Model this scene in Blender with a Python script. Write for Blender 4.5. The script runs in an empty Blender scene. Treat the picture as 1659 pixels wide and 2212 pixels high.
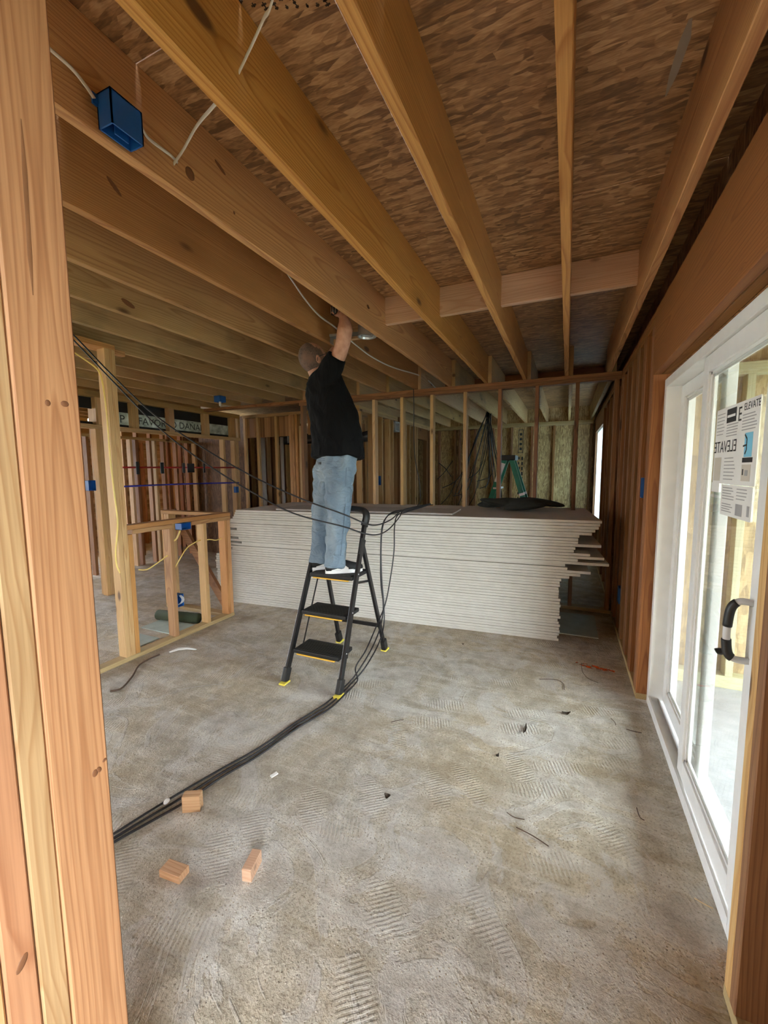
import bpy, bmesh, math, random
from mathutils import Vector, Matrix, Euler
random.seed(7)
sc = bpy.context.scene
COL = sc.collection

# ------------------------------------------------------------------ camera
FX = 889.96
YAW, PITCH, ROLL = 0.41751, 0.10067, -0.00767
CAMZ = 1.49
def cam_axes():
    cy, sy, cp, sp = math.cos(YAW), math.sin(YAW), math.cos(PITCH), math.sin(PITCH)
    f = Vector((-sy*cp, cy*cp, -sp)); r = Vector((cy, sy, 0)); u = r.cross(f)
    cr, sr = math.cos(ROLL), math.sin(ROLL)
    return cr*r + sr*u, -sr*r + cr*u, f
_r, _u, _f = cam_axes()
cam = bpy.data.objects.new('camera', bpy.data.cameras.new('camera'))
COL.objects.link(cam)
cam.matrix_world = Matrix(((_r.x, _u.x, -_f.x, 0), (_r.y, _u.y, -_f.y, 0), (_r.z, _u.z, -_f.z, CAMZ), (0, 0, 0, 1)))
cam.data.sensor_fit = 'HORIZONTAL'
cam.data.sensor_width = 36.0
cam.data.lens = FX/1659*36.0
cam.data.clip_start = 0.02
sc.camera = cam

# ------------------------------------------------------------------ world, light, exposure
world = bpy.data.worlds.new('sky'); sc.world = world
world.use_nodes = True
_bg = world.node_tree.nodes['Background']
_bg.inputs[0].default_value = (0.86, 0.93, 1.0, 1)
_bg.inputs[1].default_value = 15.0
PI = math.pi
sc.view_settings.view_transform = 'Standard'
sc.view_settings.look = 'None'
sc.view_settings.gamma = 1.0
sc.view_settings.exposure = 0.72
sc.view_settings.use_curve_mapping = False
sc.cycles.use_denoising = True
sc.cycles.max_bounces = 7
sc.cycles.diffuse_bounces = 5
sc.cycles.transparent_max_bounces = 16
sc.cycles.caustics_reflective = False
sc.cycles.caustics_refractive = False
sc.cycles.sample_clamp_indirect = 8.0
sc.cycles.adaptive_threshold = 0.03

# ------------------------------------------------------------------ node helper and materials
class G:
    def __init__(s, name):
        s.m = bpy.data.materials.new(name); s.m.use_nodes = True
        s.t = s.m.node_tree; s.t.nodes.clear()
        s.out = s.t.nodes.new('ShaderNodeOutputMaterial')
    def n(s, typ, out=0, **kw):
        nd = s.t.nodes.new('ShaderNode' + typ)
        for k, v in kw.items():
            if k.startswith('_'):
                setattr(nd, k[1:], v)
            else:
                key = int(k[1:]) if k[0] == 'i' and k[1:].isdigit() else k.replace('__', ' ')
                sk = nd.inputs[key]
                if isinstance(v, bpy.types.NodeSocket): s.t.links.new(v, sk)
                else: sk.default_value = v
        return nd.outputs[out]
    def math(s, op, a, b=0.0, c=0.0): return s.n('Math', _operation=op, i0=a, i1=b, i2=c)
    def vm(s, op, a, b=(0, 0, 0)): return s.n('VectorMath', _operation=op, i0=a, i1=b)
    def ramp(s, fac, stops):
        nd = s.t.nodes.new('ShaderNodeValToRGB'); s.t.links.new(fac, nd.inputs[0])
        el = nd.color_ramp.elements
        while len(el) < len(stops): el.new(0.5)
        for e, (p, c) in zip(el, stops): e.position = p; e.color = (*c, 1) if len(c) == 3 else c
        return nd.outputs[0]
    def mix(s, fac, a, b, mode='MIX'):
        nd = s.t.nodes.new('ShaderNodeMix'); nd.data_type = 'RGBA'; nd.blend_type = mode
        for sk, v in ((nd.inputs[0], fac), (nd.inputs[6], a), (nd.inputs[7], b)):
            if isinstance(v, bpy.types.NodeSocket): s.t.links.new(v, sk)
            else: sk.default_value = (*v, 1) if isinstance(v, tuple) and len(v) == 3 else v
        return nd.outputs[2]
    def maprange(s, v, a, b, c=0.0, d=1.0): return s.n('MapRange', Value=v, i1=a, i2=b, i3=c, i4=d)
    def bsdf(s, col, rough=0.6, bump=None, bstr=0.2, bdist=0.002, **kw):
        k = dict(Base__Color=col if isinstance(col, bpy.types.NodeSocket) else (*col, 1), Roughness=rough)
        if bump is not None: k['Normal'] = s.n('Bump', Strength=bstr, Distance=bdist, Height=bump)
        k.update(kw)
        b = s.n('BsdfPrincipled', **k)
        s.t.links.new(b, s.out.inputs[0])
        return s.m

def plain(name, col, rough=0.5, scale=12.0, **kw):
    g = G(name)
    tc = g.n('TexCoord', out=3)
    nz = g.n('TexNoise', Vector=tc, Scale=scale, Detail=1.0)
    k = 0.03 if max(col) > 0.5 else 0.08
    c = g.mix(g.maprange(nz, 0.3, 0.7), tuple(x*(1-k) for x in col), tuple(min(1, x*(1+k)) for x in col))
    return g.bsdf(c, rough, **kw)

def wood(name, early, late, var=0.18, knot=0.09, line=1.0, grime=0.0):
    g = G(name)
    co = g.n('TexCoord', out=3)
    rnd = g.n('ObjectInfo', out=5)
    r2 = g.math('FRACT', g.math('MULTIPLY', rnd, 17.31)); r3 = g.math('FRACT', g.math('MULTIPLY', rnd, 91.7))
    off = g.n('CombineXYZ', X=g.math('MULTIPLY', rnd, 53.0), Y=g.math('MULTIPLY', r2, 9.0), Z=g.math('MULTIPLY', r3, 9.0))
    p = g.vm('ADD', co, off)
    # knots
    kv = g.t.nodes.new('ShaderNodeTexVoronoi'); kv.feature = 'F1'
    g.t.links.new(g.vm('MULTIPLY', p, (1.7, 4.2, 4.2)), kv.inputs['Vector']); kv.inputs['Scale'].default_value = 1.0
    kd = kv.outputs[0]
    kmask = g.maprange(kd, knot, knot*0.55)
    knear = g.maprange(kd, knot*3.2, knot*0.6)
    # growth rings around an off-centre pith, warped along the length
    warp = g.n('TexNoise', Vector=g.vm('MULTIPLY', p, (0.9, 5.0, 5.0)), Scale=1.0, Detail=1.0)
    sep = g.n('SeparateXYZ', i0=co); sy = g.t.nodes[-1].outputs[1]; sz = g.t.nodes[-1].outputs[2]
    yy = g.math('ADD', sy, g.math('MULTIPLY', g.math('SUBTRACT', r2, 0.5), 0.16))
    zz = g.math('ADD', sz, g.math('MULTIPLY', g.math('SUBTRACT', r3, 0.35), 0.10))
    rad = g.math('SQRT', g.math('ADD', g.math('MULTIPLY', yy, yy), g.math('MULTIPLY', zz, zz)))
    rad = g.math('ADD', rad, g.math('MULTIPLY', warp, 0.075))
    rad = g.math('ADD', rad, g.math('MULTIPLY', knear, 0.012))
    ph = g.math('FRACT', g.math('MULTIPLY', rad, 105.0))
    ring = g.ramp(ph, [(0.0, (0.05,)*3), (0.55, (0.25,)*3), (0.86, (1,)*3), (0.97, (0.3,)*3), (1.0, (0.05,)*3)])
    fib = g.n('TexNoise', Vector=g.vm('MULTIPLY', p, (6.0, 260.0, 260.0)), Scale=1.0, Detail=1.0)
    pat = g.n('TexNoise', Vector=g.vm('MULTIPLY', p, (1.3, 9.0, 9.0)), Scale=1.0, Detail=2.0)
    c = g.mix(g.math('MULTIPLY', ring, 0.85*line), early, late)
    c = g.mix(g.maprange(fib, 0.35, 0.7, 0.0, 0.35), c, tuple(x*0.72 for x in late))
    c = g.mix(g.maprange(pat, 0.45, 0.75, 0.0, 0.45), c, tuple((a*0.5+b*0.5)*0.8 for a, b in zip(early, late)))
    c = g.mix(g.math('MULTIPLY', knear, 0.35), c, tuple(x*0.7 for x in late))
    c = g.mix(g.math('MULTIPLY', kmask, 0.9), c, (0.07, 0.028, 0.012))
    if grime:
        gz = g.n('TexNoise', Vector=g.vm('MULTIPLY', p, (2.2, 5.0, 5.0)), Scale=1.0, Detail=3.0)
        c = g.mix(g.maprange(gz, 0.55, 0.72, 0.0, grime), c, (0.10, 0.085, 0.05))
    hsv = g.n('HueSaturation', Hue=g.math('ADD', 0.490, g.math('MULTIPLY', r3, 0.012)), Saturation=g.math('ADD', 0.95, g.math('MULTIPLY', r2, 0.16)),
              Value=g.math('ADD', 1.0-var*0.6, g.math('MULTIPLY', rnd, var)), Color=c)
    return g.bsdf(hsv, 0.62)

def osb(name, lo, mid, hi, plane='xy'):
    g = G(name)
    co = g.n('TexCoord', out=3)
    rnd = g.n('ObjectInfo', out=5)
    if plane != 'xy':
        g.n('SeparateXYZ', i0=co); sp = g.t.nodes[-1].outputs
        co = g.n('CombineXYZ', X=sp[2], Y=sp[0 if plane == 'xz' else 1], Z=0.0)
    p = g.vm('ADD', co, g.n('CombineXYZ', X=g.math('MULTIPLY', rnd, 31.0), Y=g.math('MULTIPLY', rnd, 17.0), Z=0.0))
    nz = g.n('TexNoise', out=1, _noise_dimensions='2D', Vector=p, Scale=9.0, Detail=1.0)
    wp = g.vm('ADD', p, g.vm('MULTIPLY', g.vm('SUBTRACT', nz, (0.5,)*3), (0.035, 0.012, 0.0)))
    vals = []
    for k, (ang, sc_) in enumerate(((0.12, (11.0, 62.0, 1.0)), (-0.45, (14.0, 74.0, 1.0)))):
        mp = g.n('Mapping', Vector=wp, Rotation=(0, 0, ang), Scale=sc_, Location=(k*3.7, k*1.9, 0))
        v = g.t.nodes.new('ShaderNodeTexVoronoi'); v.voronoi_dimensions = '2D'; g.t.links.new(mp, v.inputs['Vector']); v.inputs['Scale'].default_value = 1.0
        vals.append(g.n('SeparateColor', i0=v.outputs[1]))
    pick = g.n('SeparateColor', i0=nz)
    val = g.n('Mix', i0=g.maprange(pick, 0.50, 0.55), i2=vals[0], i3=vals[1])
    big = g.n('TexNoise', _noise_dimensions='2D', Vector=p, Scale=1.8, Detail=2.0)
    fine = g.n('TexNoise', _noise_dimensions='2D', Vector=g.vm('MULTIPLY', p, (30, 200, 1)), Scale=1.0, Detail=1.0)
    f = g.math('ADD', g.math('MULTIPLY', val, 0.62), g.math('MULTIPLY', g.math('SUBTRACT', big, 0.30), 0.55))
    f = g.math('ADD', f, g.math('MULTIPLY', g.math('SUBTRACT', fine, 0.5), 0.5))
    c = g.ramp(f, [(0.0, tuple(x*0.7 for x in lo)), (0.2, lo), (0.5, mid), (0.85, hi), (1.0, tuple(min(1, x*1.15) for x in hi))])
    return g.bsdf(c, 0.55)

def concrete():
    g = G('dusty_concrete')
    p = g.n('TexCoord', out=3)
    def noise(sc_, det, off=(0, 0, 0), rough=0.6, **kw): return g.n('TexNoise', _noise_dimensions='2D', Vector=g.vm('ADD', p, off), Scale=sc_, Detail=det, Roughness=rough, **kw)
    n1 = noise(0.9, 4.0, (3, 8, 0)); n2 = noise(9.0, 5.0, rough=0.72); n3 = noise(95.0, 2.0, rough=0.7); n4 = noise(2.6, 5.0, (13, 4, 0), 0.65)
    base = g.ramp(n2, [(0.30, (0.31, 0.285, 0.245)), (0.5, (0.43, 0.405, 0.355)), (0.70, (0.56, 0.54, 0.49))])
    dust = g.ramp(n2, [(0.32, (0.37, 0.30, 0.195)), (0.7, (0.60, 0.515, 0.375))])
    c = g.mix(g.maprange(n1, 0.40, 0.62, 0.05, 0.75), base, dust)
    c = g.mix(g.maprange(n4, 0.53, 0.64, 0.0, 0.5), c, (0.58, 0.565, 0.54))
    c = g.mix(g.maprange(n4, 0.45, 0.34, 0.0, 0.35), c, (0.27, 0.235, 0.18))
    st = g.n('TexNoise', _noise_dimensions='2D', Vector=g.n('Mapping', Vector=p, Rotation=(0, 0, 0.55), Scale=(1.6, 14.0, 1.0)), Scale=1.0, Detail=4.0, Distortion=0.6)
    c = g.mix(g.maprange(st, 0.55, 0.68, 0.0, 0.45), c, (0.33, 0.27, 0.18))
    c = g.mix(g.maprange(st, 0.42, 0.34, 0.0, 0.4), c, (0.62, 0.60, 0.55))
    c = g.mix(1.0, c, (1.12, 1.10, 1.06), 'MULTIPLY')
    c = g.mix(1.0, c, g.ramp(n3, [(0.28, (0.66, 0.64, 0.60)), (0.5, (1, 1, 1)), (0.75, (1.0, 0.99, 0.97))]), 'MULTIPLY')
    n5 = noise(2.4, 5.0, (21, 9, 0), 0.62, Distortion=1.1)
    cake = g.maprange(n5, 0.525, 0.555); seam = g.math('MULTIPLY', cake, g.maprange(n5, 0.60, 0.55))
    c = g.mix(g.math('MULTIPLY', cake, 0.38), c, g.ramp(n2, [(0.3, (0.47, 0.44, 0.40)), (0.7, (0.68, 0.665, 0.64))]))
    c = g.mix(g.math('MULTIPLY', g.maprange(n5, 0.47, 0.40), 0.30), c, (0.36, 0.29, 0.19))
    masks = []
    for k, (rot, fr_, off) in enumerate(((0.9, 22.0, (0, 0, 0)), (-0.35, 19.0, (5.3, 2.2, 0)))):
        q = g.n('Mapping', Vector=g.vm('ADD', p, off), Rotation=(0, 0, rot))
        cell = g.t.nodes.new('ShaderNodeTexVoronoi'); cell.voronoi_dimensions = '2D'; g.t.links.new(g.vm('MULTIPLY', q, (2.0, 4.2, 1.0)), cell.inputs['Vector']); cell.inputs['Scale'].default_value = 1.0
        rn = g.n('SeparateColor', i0=cell.outputs[1])
        edge = g.math('ADD', cell.outputs[0], g.math('MULTIPLY', g.math('SUBTRACT', n2, 0.5), 0.35))
        mk = g.math('MULTIPLY', g.maprange(edge, 0.27, 0.17), g.math('GREATER_THAN', rn, 0.52))
        wv = g.n('TexWave', out=1, Vector=q, Scale=fr_, Distortion=1.6, Detail=1.0, Detail__Scale=0.8, Phase__Offset=g.math('MULTIPLY', rn, 20.0))
        masks.append(g.math('MULTIPLY', mk, g.maprange(wv, 0.25, 0.8)))
    tread = g.math('MAXIMUM', masks[0], masks[1])
    c = g.mix(g.math('MULTIPLY', tread, 0.35), c, (0.62, 0.57, 0.47))
    vor = g.t.nodes.new('ShaderNodeTexVoronoi'); vor.voronoi_dimensions = '2D'; g.t.links.new(p, vor.inputs['Vector']); vor.inputs['Scale'].default_value = 60.0
    crumb = g.math('MULTIPLY', g.maprange(vor.outputs[0], 0.20, 0.12), g.maprange(n2, 0.47, 0.58))
    c = g.mix(g.math('MULTIPLY', crumb, 0.75), c, g.ramp(g.n('SeparateColor', i0=vor.outputs[1]), [(0.0, (0.16, 0.13, 0.10)), (0.35, (0.42, 0.33, 0.21)), (0.7, (0.72, 0.66, 0.54))]))
    h = g.math('ADD', g.math('ADD', n2, g.math('MULTIPLY', n3, 0.45)), g.math('ADD', g.math('MULTIPLY', tread, 0.6), g.math('ADD', g.math('MULTIPLY', crumb, 0.5), g.math('MULTIPLY', cake, 0.35))))
    return g.bsdf(c, 0.8, bump=h, bstr=0.6, bdist=0.010)

def glass(name, tint=(0.95, 0.98, 0.97)):
    g = G(name)
    tr = g.n('BsdfTransparent', Color=(*tint, 1)); gl = g.n('BsdfGlossy', Color=(1, 1, 1, 1), Roughness=0.02)
    fr = g.math('MULTIPLY_ADD', g.math('POWER', g.n('LayerWeight', out=1, Blend=0.5), 4.0), 0.7, 0.035)
    nz = g.n('TexNoise', Vector=g.n('TexCoord', out=3), Scale=3.0, Detail=3.0)
    df = g.n('BsdfDiffuse', Color=(0.9, 0.93, 0.9, 1))
    m = g.n('MixShader', i0=g.maprange(nz, 0.3, 0.8, 0.01, 0.05), i1=tr, i2=df)
    m = g.n('MixShader', i0=fr, i1=m, i2=gl)
    g.t.links.new(m, g.out.inputs[0]); return g.m

M = {}
M['joist'] = wood('southern_pine_joist', (0.60, 0.345, 0.130), (0.35, 0.155, 0.050), var=0.30, knot=0.11)
M['joist_pale'] = wood('weathered_pine_joist', (0.56, 0.375, 0.165), (0.34, 0.19, 0.068), var=0.25, grime=0.5, knot=0.11)
M['stud'] = wood('pale_pine_stud', (0.66, 0.45, 0.215), (0.46, 0.255, 0.095), var=0.25)
M['stud_red'] = wood('red_pine_stud', (0.34, 0.160, 0.060), (0.19, 0.072, 0.025), var=0.35, knot=0.11)
M['post'] = wood('fresh_pine_post', (0.56, 0.305, 0.150), (0.37, 0.165, 0.068), var=0.08, knot=0.085)
M['fresh'] = wood('new_pine_blocking', (0.74, 0.50, 0.31), (0.56, 0.315, 0.165), var=0.08)
M['lvl'] = wood('laminated_header', (0.34, 0.165, 0.060), (0.20, 0.080, 0.028), var=0.1, knot=0.02)
M['treated'] = wood('treated_plate', (0.52, 0.39, 0.19), (0.36, 0.25, 0.11), var=0.15, knot=0.05)
M['porch_stud'] = wood('porch_pine_stud', (0.58, 0.56, 0.36), (0.46, 0.42, 0.24), var=0.1, knot=0.05)
M['osb'] = osb('osb_subfloor', (0.20, 0.095, 0.038), (0.36, 0.185, 0.075), (0.56, 0.335, 0.160))
M['osb_pale'] = osb('osb_wall_sheathing', (0.36, 0.225, 0.09), (0.54, 0.37, 0.165), (0.72, 0.54, 0.29), plane='xz')
M['osb_side'] = osb('osb_side_sheathing', (0.20, 0.095, 0.038), (0.36, 0.185, 0.075), (0.56, 0.335, 0.160), plane='yz')
M['osb_far'] = osb('osb_far_sheathing', (0.32, 0.19, 0.07), (0.50, 0.33, 0.135), (0.66, 0.48, 0.23), plane='xz')
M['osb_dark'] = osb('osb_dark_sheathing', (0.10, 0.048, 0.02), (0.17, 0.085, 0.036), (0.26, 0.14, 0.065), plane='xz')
M['floor'] = concrete()
M['white'] = plain('white_vinyl', (0.82, 0.82, 0.80), 0.35)
M['drywall'] = plain('gypsum_paper_edge', (0.66, 0.63, 0.575), 0.8)
M['drywall_back'] = plain('gypsum_paper_face', (0.50, 0.47, 0.42), 0.85)
M['black'] = plain('black_enamel', (0.006, 0.006, 0.007), 0.35)
M['black_plastic'] = plain('black_ribbed_plastic', (0.010, 0.010, 0.010), 0.5)
M['black_cable'] = plain('black_cable_jacket', (0.014, 0.013, 0.015), 0.45)
M['yellow'] = plain('yellow_trim', (0.80, 0.46, 0.05), 0.45)
M['yellow_pad'] = plain('yellow_foot_pad', (0.85, 0.72, 0.10), 0.5)
M['white_cable'] = plain('white_cable_jacket', (0.70, 0.68, 0.62), 0.4)
M['yellow_cable'] = plain('yellow_cable_jacket', (0.85, 0.66, 0.20), 0.4)
M['blue'] = plain('blue_box_plastic', (0.01, 0.10, 0.36), 0.45)
M['steel'] = plain('galvanised_steel', (0.55, 0.57, 0.57), 0.32, Metallic=0.85)
M['aluminium'] = plain('brushed_aluminium', (0.68, 0.69, 0.70), 0.35, Metallic=0.8)
M['green'] = plain('green_fiberglass', (0.012, 0.22, 0.13), 0.4)
M['pvc'] = plain('grey_white_pvc', (0.62, 0.62, 0.62), 0.4)
M['membrane'] = plain('black_flashing_membrane', (0.008, 0.008, 0.008), 0.6)
M['paper'] = plain('white_sticker_paper', (0.80, 0.79, 0.75), 0.7)
M['paper_tan'] = plain('tan_sticker_paper', (0.60, 0.55, 0.46), 0.7)
M['paper_blue'] = plain('light_blue_print', (0.22, 0.58, 0.78), 0.6)
M['ink'] = plain('dark_ink', (0.03, 0.03, 0.03), 0.7)
M['ink_grey'] = plain('grey_ink', (0.36, 0.35, 0.34), 0.7)
M['red_pipe'] = plain('red_pex', (0.35, 0.012, 0.012), 0.4)
M['blue_pipe'] = plain('blue_pex', (0.03, 0.03, 0.35), 0.4)
M['orange'] = plain('orange_paint', (0.90, 0.13, 0.03), 0.7)
M['leaf'] = plain('dry_leaf', (0.05, 0.035, 0.022), 0.8)
M['offcut'] = plain('wood_offcut', (0.68, 0.52, 0.29), 0.7)
M['twig'] = plain('dark_twig', (0.09, 0.055, 0.035), 0.8)
M['glass'] = glass('door_glass')
M['ground'] = plain('outdoor_ground', (0.13, 0.15, 0.09), 0.9)
M['slab'] = plain('porch_concrete', (0.42, 0.43, 0.44), 0.8)
M['osb_porch'] = osb('osb_porch_sheathing', (0.30, 0.20, 0.09), (0.46, 0.33, 0.16), (0.60, 0.47, 0.26), plane='xz')
M['duct'] = plain('dark_duct_film', (0.05, 0.045, 0.045), 0.25)

# ------------------------------------------------------------------ mesh helpers
def link(o, parent=None):
    COL.objects.link(o)
    if parent is not None: o.parent = parent
    return o
def tag(o, label=None, cat=None, group=None, kind=None):
    if label: o['label'] = label
    if cat: o['category'] = cat
    if group: o['group'] = group
    if kind: o['kind'] = kind
    return o
def empty(name, label=None, cat=None, group=None, kind=None):
    o = bpy.data.objects.new(name, None); o.empty_display_size = 0.1
    link(o); return tag(o, label, cat, group, kind)
def settle(root, loc):
    """move a thing's origin to its base without moving its parts"""
    loc = Vector(loc); root.location = loc
    for c in root.children: c.location = c.location - loc
    return root
class MB:
    def __init__(s): s.v = []; s.f = []
    def add(s, vs, fs):
        k = len(s.v); s.v += [tuple(v) for v in vs]; s.f += [tuple(i+k for i in f) for f in fs]; return s
    def box(s, a, b):
        (x0, y0, z0), (x1, y1, z1) = a, b
        return s.add([(x0,y0,z0),(x1,y0,z0),(x1,y1,z0),(x0,y1,z0),(x0,y0,z1),(x1,y0,z1),(x1,y1,z1),(x0,y1,z1)],
                     [(3,2,1,0),(4,5,6,7),(0,1,5,4),(1,2,6,5),(2,3,7,6),(3,0,4,7)])
    def bar(s, p, q, w, t, side=(1, 0, 0)):
        """square bar from p to q, width w along side, thickness t across"""
        p, q = Vector(p), Vector(q); d = (q-p).normalized(); a = Vector(side); a = (a - d*a.dot(d)).normalized(); b = d.cross(a)
        vs = []
        for c in (p, q):
            for i, j in ((-1,-1),(1,-1),(1,1),(-1,1)): vs.append(c + a*(i*w/2) + b*(j*t/2))
        return s.add(vs, [(3,2,1,0),(4,5,6,7),(0,1,5,4),(1,2,6,5),(2,3,7,6),(3,0,4,7)])
    def loft(s, pts, rad, n=12, hint=(0, 0, 1), cap=True):
        """closed tube through pts; rad: number or (a,b) half-sizes along hint-side and across"""
        P = [Vector(p) for p in pts]; rings = []
        hint = Vector(hint); A0 = None
        for i, p in enumerate(P):
            d = (P[min(i+1, len(P)-1)] - P[max(i-1, 0)]).normalized()
            a = hint if A0 is None else A0
            a = a - d*a.dot(d)
            if a.length < 1e-4: a = Vector((1, 0, 0)) - d*d.x
            if a.length < 1e-4: a = Vector((0, 1, 0)) - d*d.y
            a.normalize(); A0 = a; b = d.cross(a)
            r = rad[i] if isinstance(rad, list) else rad
            ra, rb = r if isinstance(r, (list, tuple)) else (r, r)
            rings.append([p + a*(ra*math.cos(t)) + b*(rb*math.sin(t)) for t in [2*PI*k/n for k in range(n)]])
        vs = [v for r in rings for v in r]; fs = []
        for i in range(len(P)-1):
            for k in range(n): fs.append((i*n+k, i*n+(k+1) % n, (i+1)*n+(k+1) % n, (i+1)*n+k))
        if cap: fs.append(tuple(reversed(range(n)))); fs.append(tuple((len(P)-1)*n+k for k in range(n)))
        return s.add(vs, fs)
    def ball(s, c, r, n=14, rot=None):
        c = Vector(c); rx, ry, rz = r if isinstance(r, (list, tuple)) else (r, r, r); vs = [(0, 0, rz)]
        m = n//2
        for i in range(1, m):
            t = PI*i/m
            for k in range(n): vs.append((rx*math.sin(t)*math.cos(2*PI*k/n), ry*math.sin(t)*math.sin(2*PI*k/n), rz*math.cos(t)))
        vs.append((0, 0, -rz)); fs = []
        for k in range(n): fs.append((0, 1+k, 1+(k+1) % n))
        for i in range(m-2):
            for k in range(n): fs.append((1+i*n+k, 1+(i+1)*n+k, 1+(i+1)*n+(k+1) % n, 1+i*n+(k+1) % n))
        e = len(vs)-1; b0 = 1+(m-2)*n
        for k in range(n): fs.append((e, b0+(k+1) % n, b0+k))
        R = rot if rot is not None else Matrix.Identity(3)
        return s.add([c + R @ Vector(v) for v in vs], fs)
    def build(s, name, mat, parent=None, smooth=False, bevel=0.0, at=None):
        me = bpy.data.meshes.new(name)
        vs = s.v if at is None else [tuple(Vector(v)-Vector(at)) for v in s.v]
        me.from_pydata(vs, [], s.f); me.validate()
        me.materials.append(M[mat] if isinstance(mat, str) else mat)
        if bevel:
            bm = bmesh.new(); bm.from_mesh(me)
            bmesh.ops.bevel(bm, geom=bm.edges[:], offset=bevel, segments=2, affect='EDGES', profile=0.6)
            bm.to_mesh(me); bm.free()
        if smooth:
            for p in me.polygons: p.use_smooth = True
        o = bpy.data.objects.new(name, me)
        if at is not None: o.location = at
        return link(o, parent)
def curve_pts(pts, n=8):
    """Catmull-Rom through pts"""
    P = [Vector(p) for p in pts]; out = []
    for i in range(len(P)-1):
        p0, p1, p2, p3 = P[max(i-1, 0)], P[i], P[i+1], P[min(i+2, len(P)-1)]
        for k in range(n):
            t = k/n; out.append(0.5*((2*p1) + (p2-p0)*t + (2*p0-5*p1+4*p2-p3)*t*t + (3*p1-p0-3*p2+p3)*t*t*t))
    out.append(P[-1]); return out
def cable(name, pts, r, mat, parent=None, n=8, seg=8, hint=(0, 0, 1)):
    return MB().loft(curve_pts(pts, seg), r, n, hint).build(name, mat, parent, smooth=True)

_lum = {}
def lum(name, parent, a, b, axis, mat, ch=0.003):
    """one eased-edge piece of lumber between corners a and b, grain along axis"""
    c = [(a[i]+b[i])/2 for i in range(3)]; d = [abs(b[i]-a[i]) for i in range(3)]
    if axis == 'x': L, w, t = d[0], d[1], d[2]; rot = Euler((0, 0, 0))
    elif axis == 'y': L, w, t = d[1], d[0], d[2]; rot = Euler((0, 0, PI/2))
    else: L, w, t = d[2], d[1], d[0]; rot = Euler((0, -PI/2, 0))
    key = (round(L, 3), round(w, 3), round(t, 3), mat)
    me = _lum.get(key)
    if me is None:
        h, u, v = L/2, w/2, t/2; k = min(ch, u*0.4, v*0.4)
        prof = [(-u+k, -v), (u-k, -v), (u, -v+k), (u, v-k), (u-k, v), (-u+k, v), (-u, v-k), (-u, -v+k)]
        vs = [(-h, y, z) for y, z in prof] + [(h, y, z) for y, z in prof]
        fs = [(i, (i+1) % 8, 8+(i+1) % 8, 8+i) for i in range(8)] + [tuple(reversed(range(8))), tuple(range(8, 16))]
        fs = [tuple(reversed(f)) for f in fs]
        me = bpy.data.meshes.new('lumber'); me.from_pydata(vs, [], fs); me.validate()
        bm = bmesh.new(); bm.from_mesh(me); bmesh.ops.recalc_face_normals(bm, faces=bm.faces[:]); bm.to_mesh(me); bm.free()
        me.materials.append(M[mat]); _lum[key] = me
    o = bpy.data.objects.new(name, me); o.location = c; o.rotation_euler = rot
    return link(o, parent)
def text_mesh(name, body, size, matrix, mat, parent=None, depth=0.0004):
    cu = bpy.data.curves.new(name, 'FONT'); cu.body = body; cu.size = size; cu.extrude = depth; cu.align_x = 'CENTER'; cu.align_y = 'CENTER'; cu.resolution_u = 3
    tmp = bpy.data.objects.new('tmp', cu); COL.objects.link(tmp)
    me = bpy.data.meshes.new_from_object(tmp.evaluated_get(bpy.context.evaluated_depsgraph_get()))
    bpy.data.objects.remove(tmp); me.materials.clear(); me.materials.append(M[mat])
    o = bpy.data.objects.new(name, me); o.matrix_world = matrix
    return link(o, parent)

# ------------------------------------------------------------------ setting: floor, ceiling
TOP = 2.435          # underside of joists
SUB = 2.721          # underside of the subfloor
fl = MB().box((-9.4, -2.7, -0.15), (0.62, 9.3, 0.0)).build('floor', 'floor')
tag(fl, 'dusty bare concrete floor slab with boot prints', kind='structure')
gr = MB().box((-60, -40, -0.6), (60, 60, -0.3)).build('ground_outside', 'ground'); tag(gr, kind='structure')
ceiling = empty('ceiling', 'exposed pine ceiling joists under an oriented strand board subfloor', kind='structure')
ys = [-2.7, -1.48, -0.26, 0.96, 2.18, 3.40, 4.62, 5.84, 7.06, 8.28, 9.3]
for j in range(len(ys)-1):
    off = 1.22 if j % 2 else 0.0
    xs = [0.62 - off - 2.44*k for k in range(6)]
    xs = [x for x in ([0.62] + xs if off else xs) if x > -9.4] + [-9.4]
    for i in range(len(xs)-1):
        MB().box((xs[i+1]+0.0015, ys[j]+0.0015, SUB), (xs[i]-0.0015, ys[j+1]-0.0015, SUB+0.018)).build('subfloor_panel', 'osb', ceiling, at=((xs[i]+xs[i+1])/2, (ys[j]+ys[j+1])/2, SUB))
def jx(k): return 0.329 if k == -1 else -0.057-0.405*k
for k in range(-1, 22):
    x = jx(k)
    pale = 'joist_pale' if k >= 6 else 'joist'
    lum('joist', ceiling, (x, -2.7, TOP), (x+0.038, 4.86, SUB), 'y', pale if k > 2 or k < 0 else 'joist')
    if k <= 8: lum('joist', ceiling, (x+0.040, 4.70, TOP), (x+0.078, 9.12, SUB), 'y', 'joist_pale' if k % 2 else 'stud')
for k in (0, 1, 2, 3):                                # fresh blocking row
    x0, x1 = jx(k)+0.038, jx(k-1)
    lum('blocking', ceiling, (x0, 2.83, SUB-0.186), (x1, 2.868, SUB-0.001), 'x', 'fresh')
lum('blocking', ceiling, (jx(4)+0.038, 3.02, SUB-0.186), (jx(3), 3.058, SUB-0.001), 'x', 'fresh')
for k in range(0, 7):
    x0, x1 = jx(k)+0.078, jx(k-1)+0.040
    lum('blocking', ceiling, (x0, 5.75+0.03*(k % 2), SUB-0.14), (x1, 5.788+0.03*(k % 2), SUB-0.002), 'x', 'stud_red')
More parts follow.
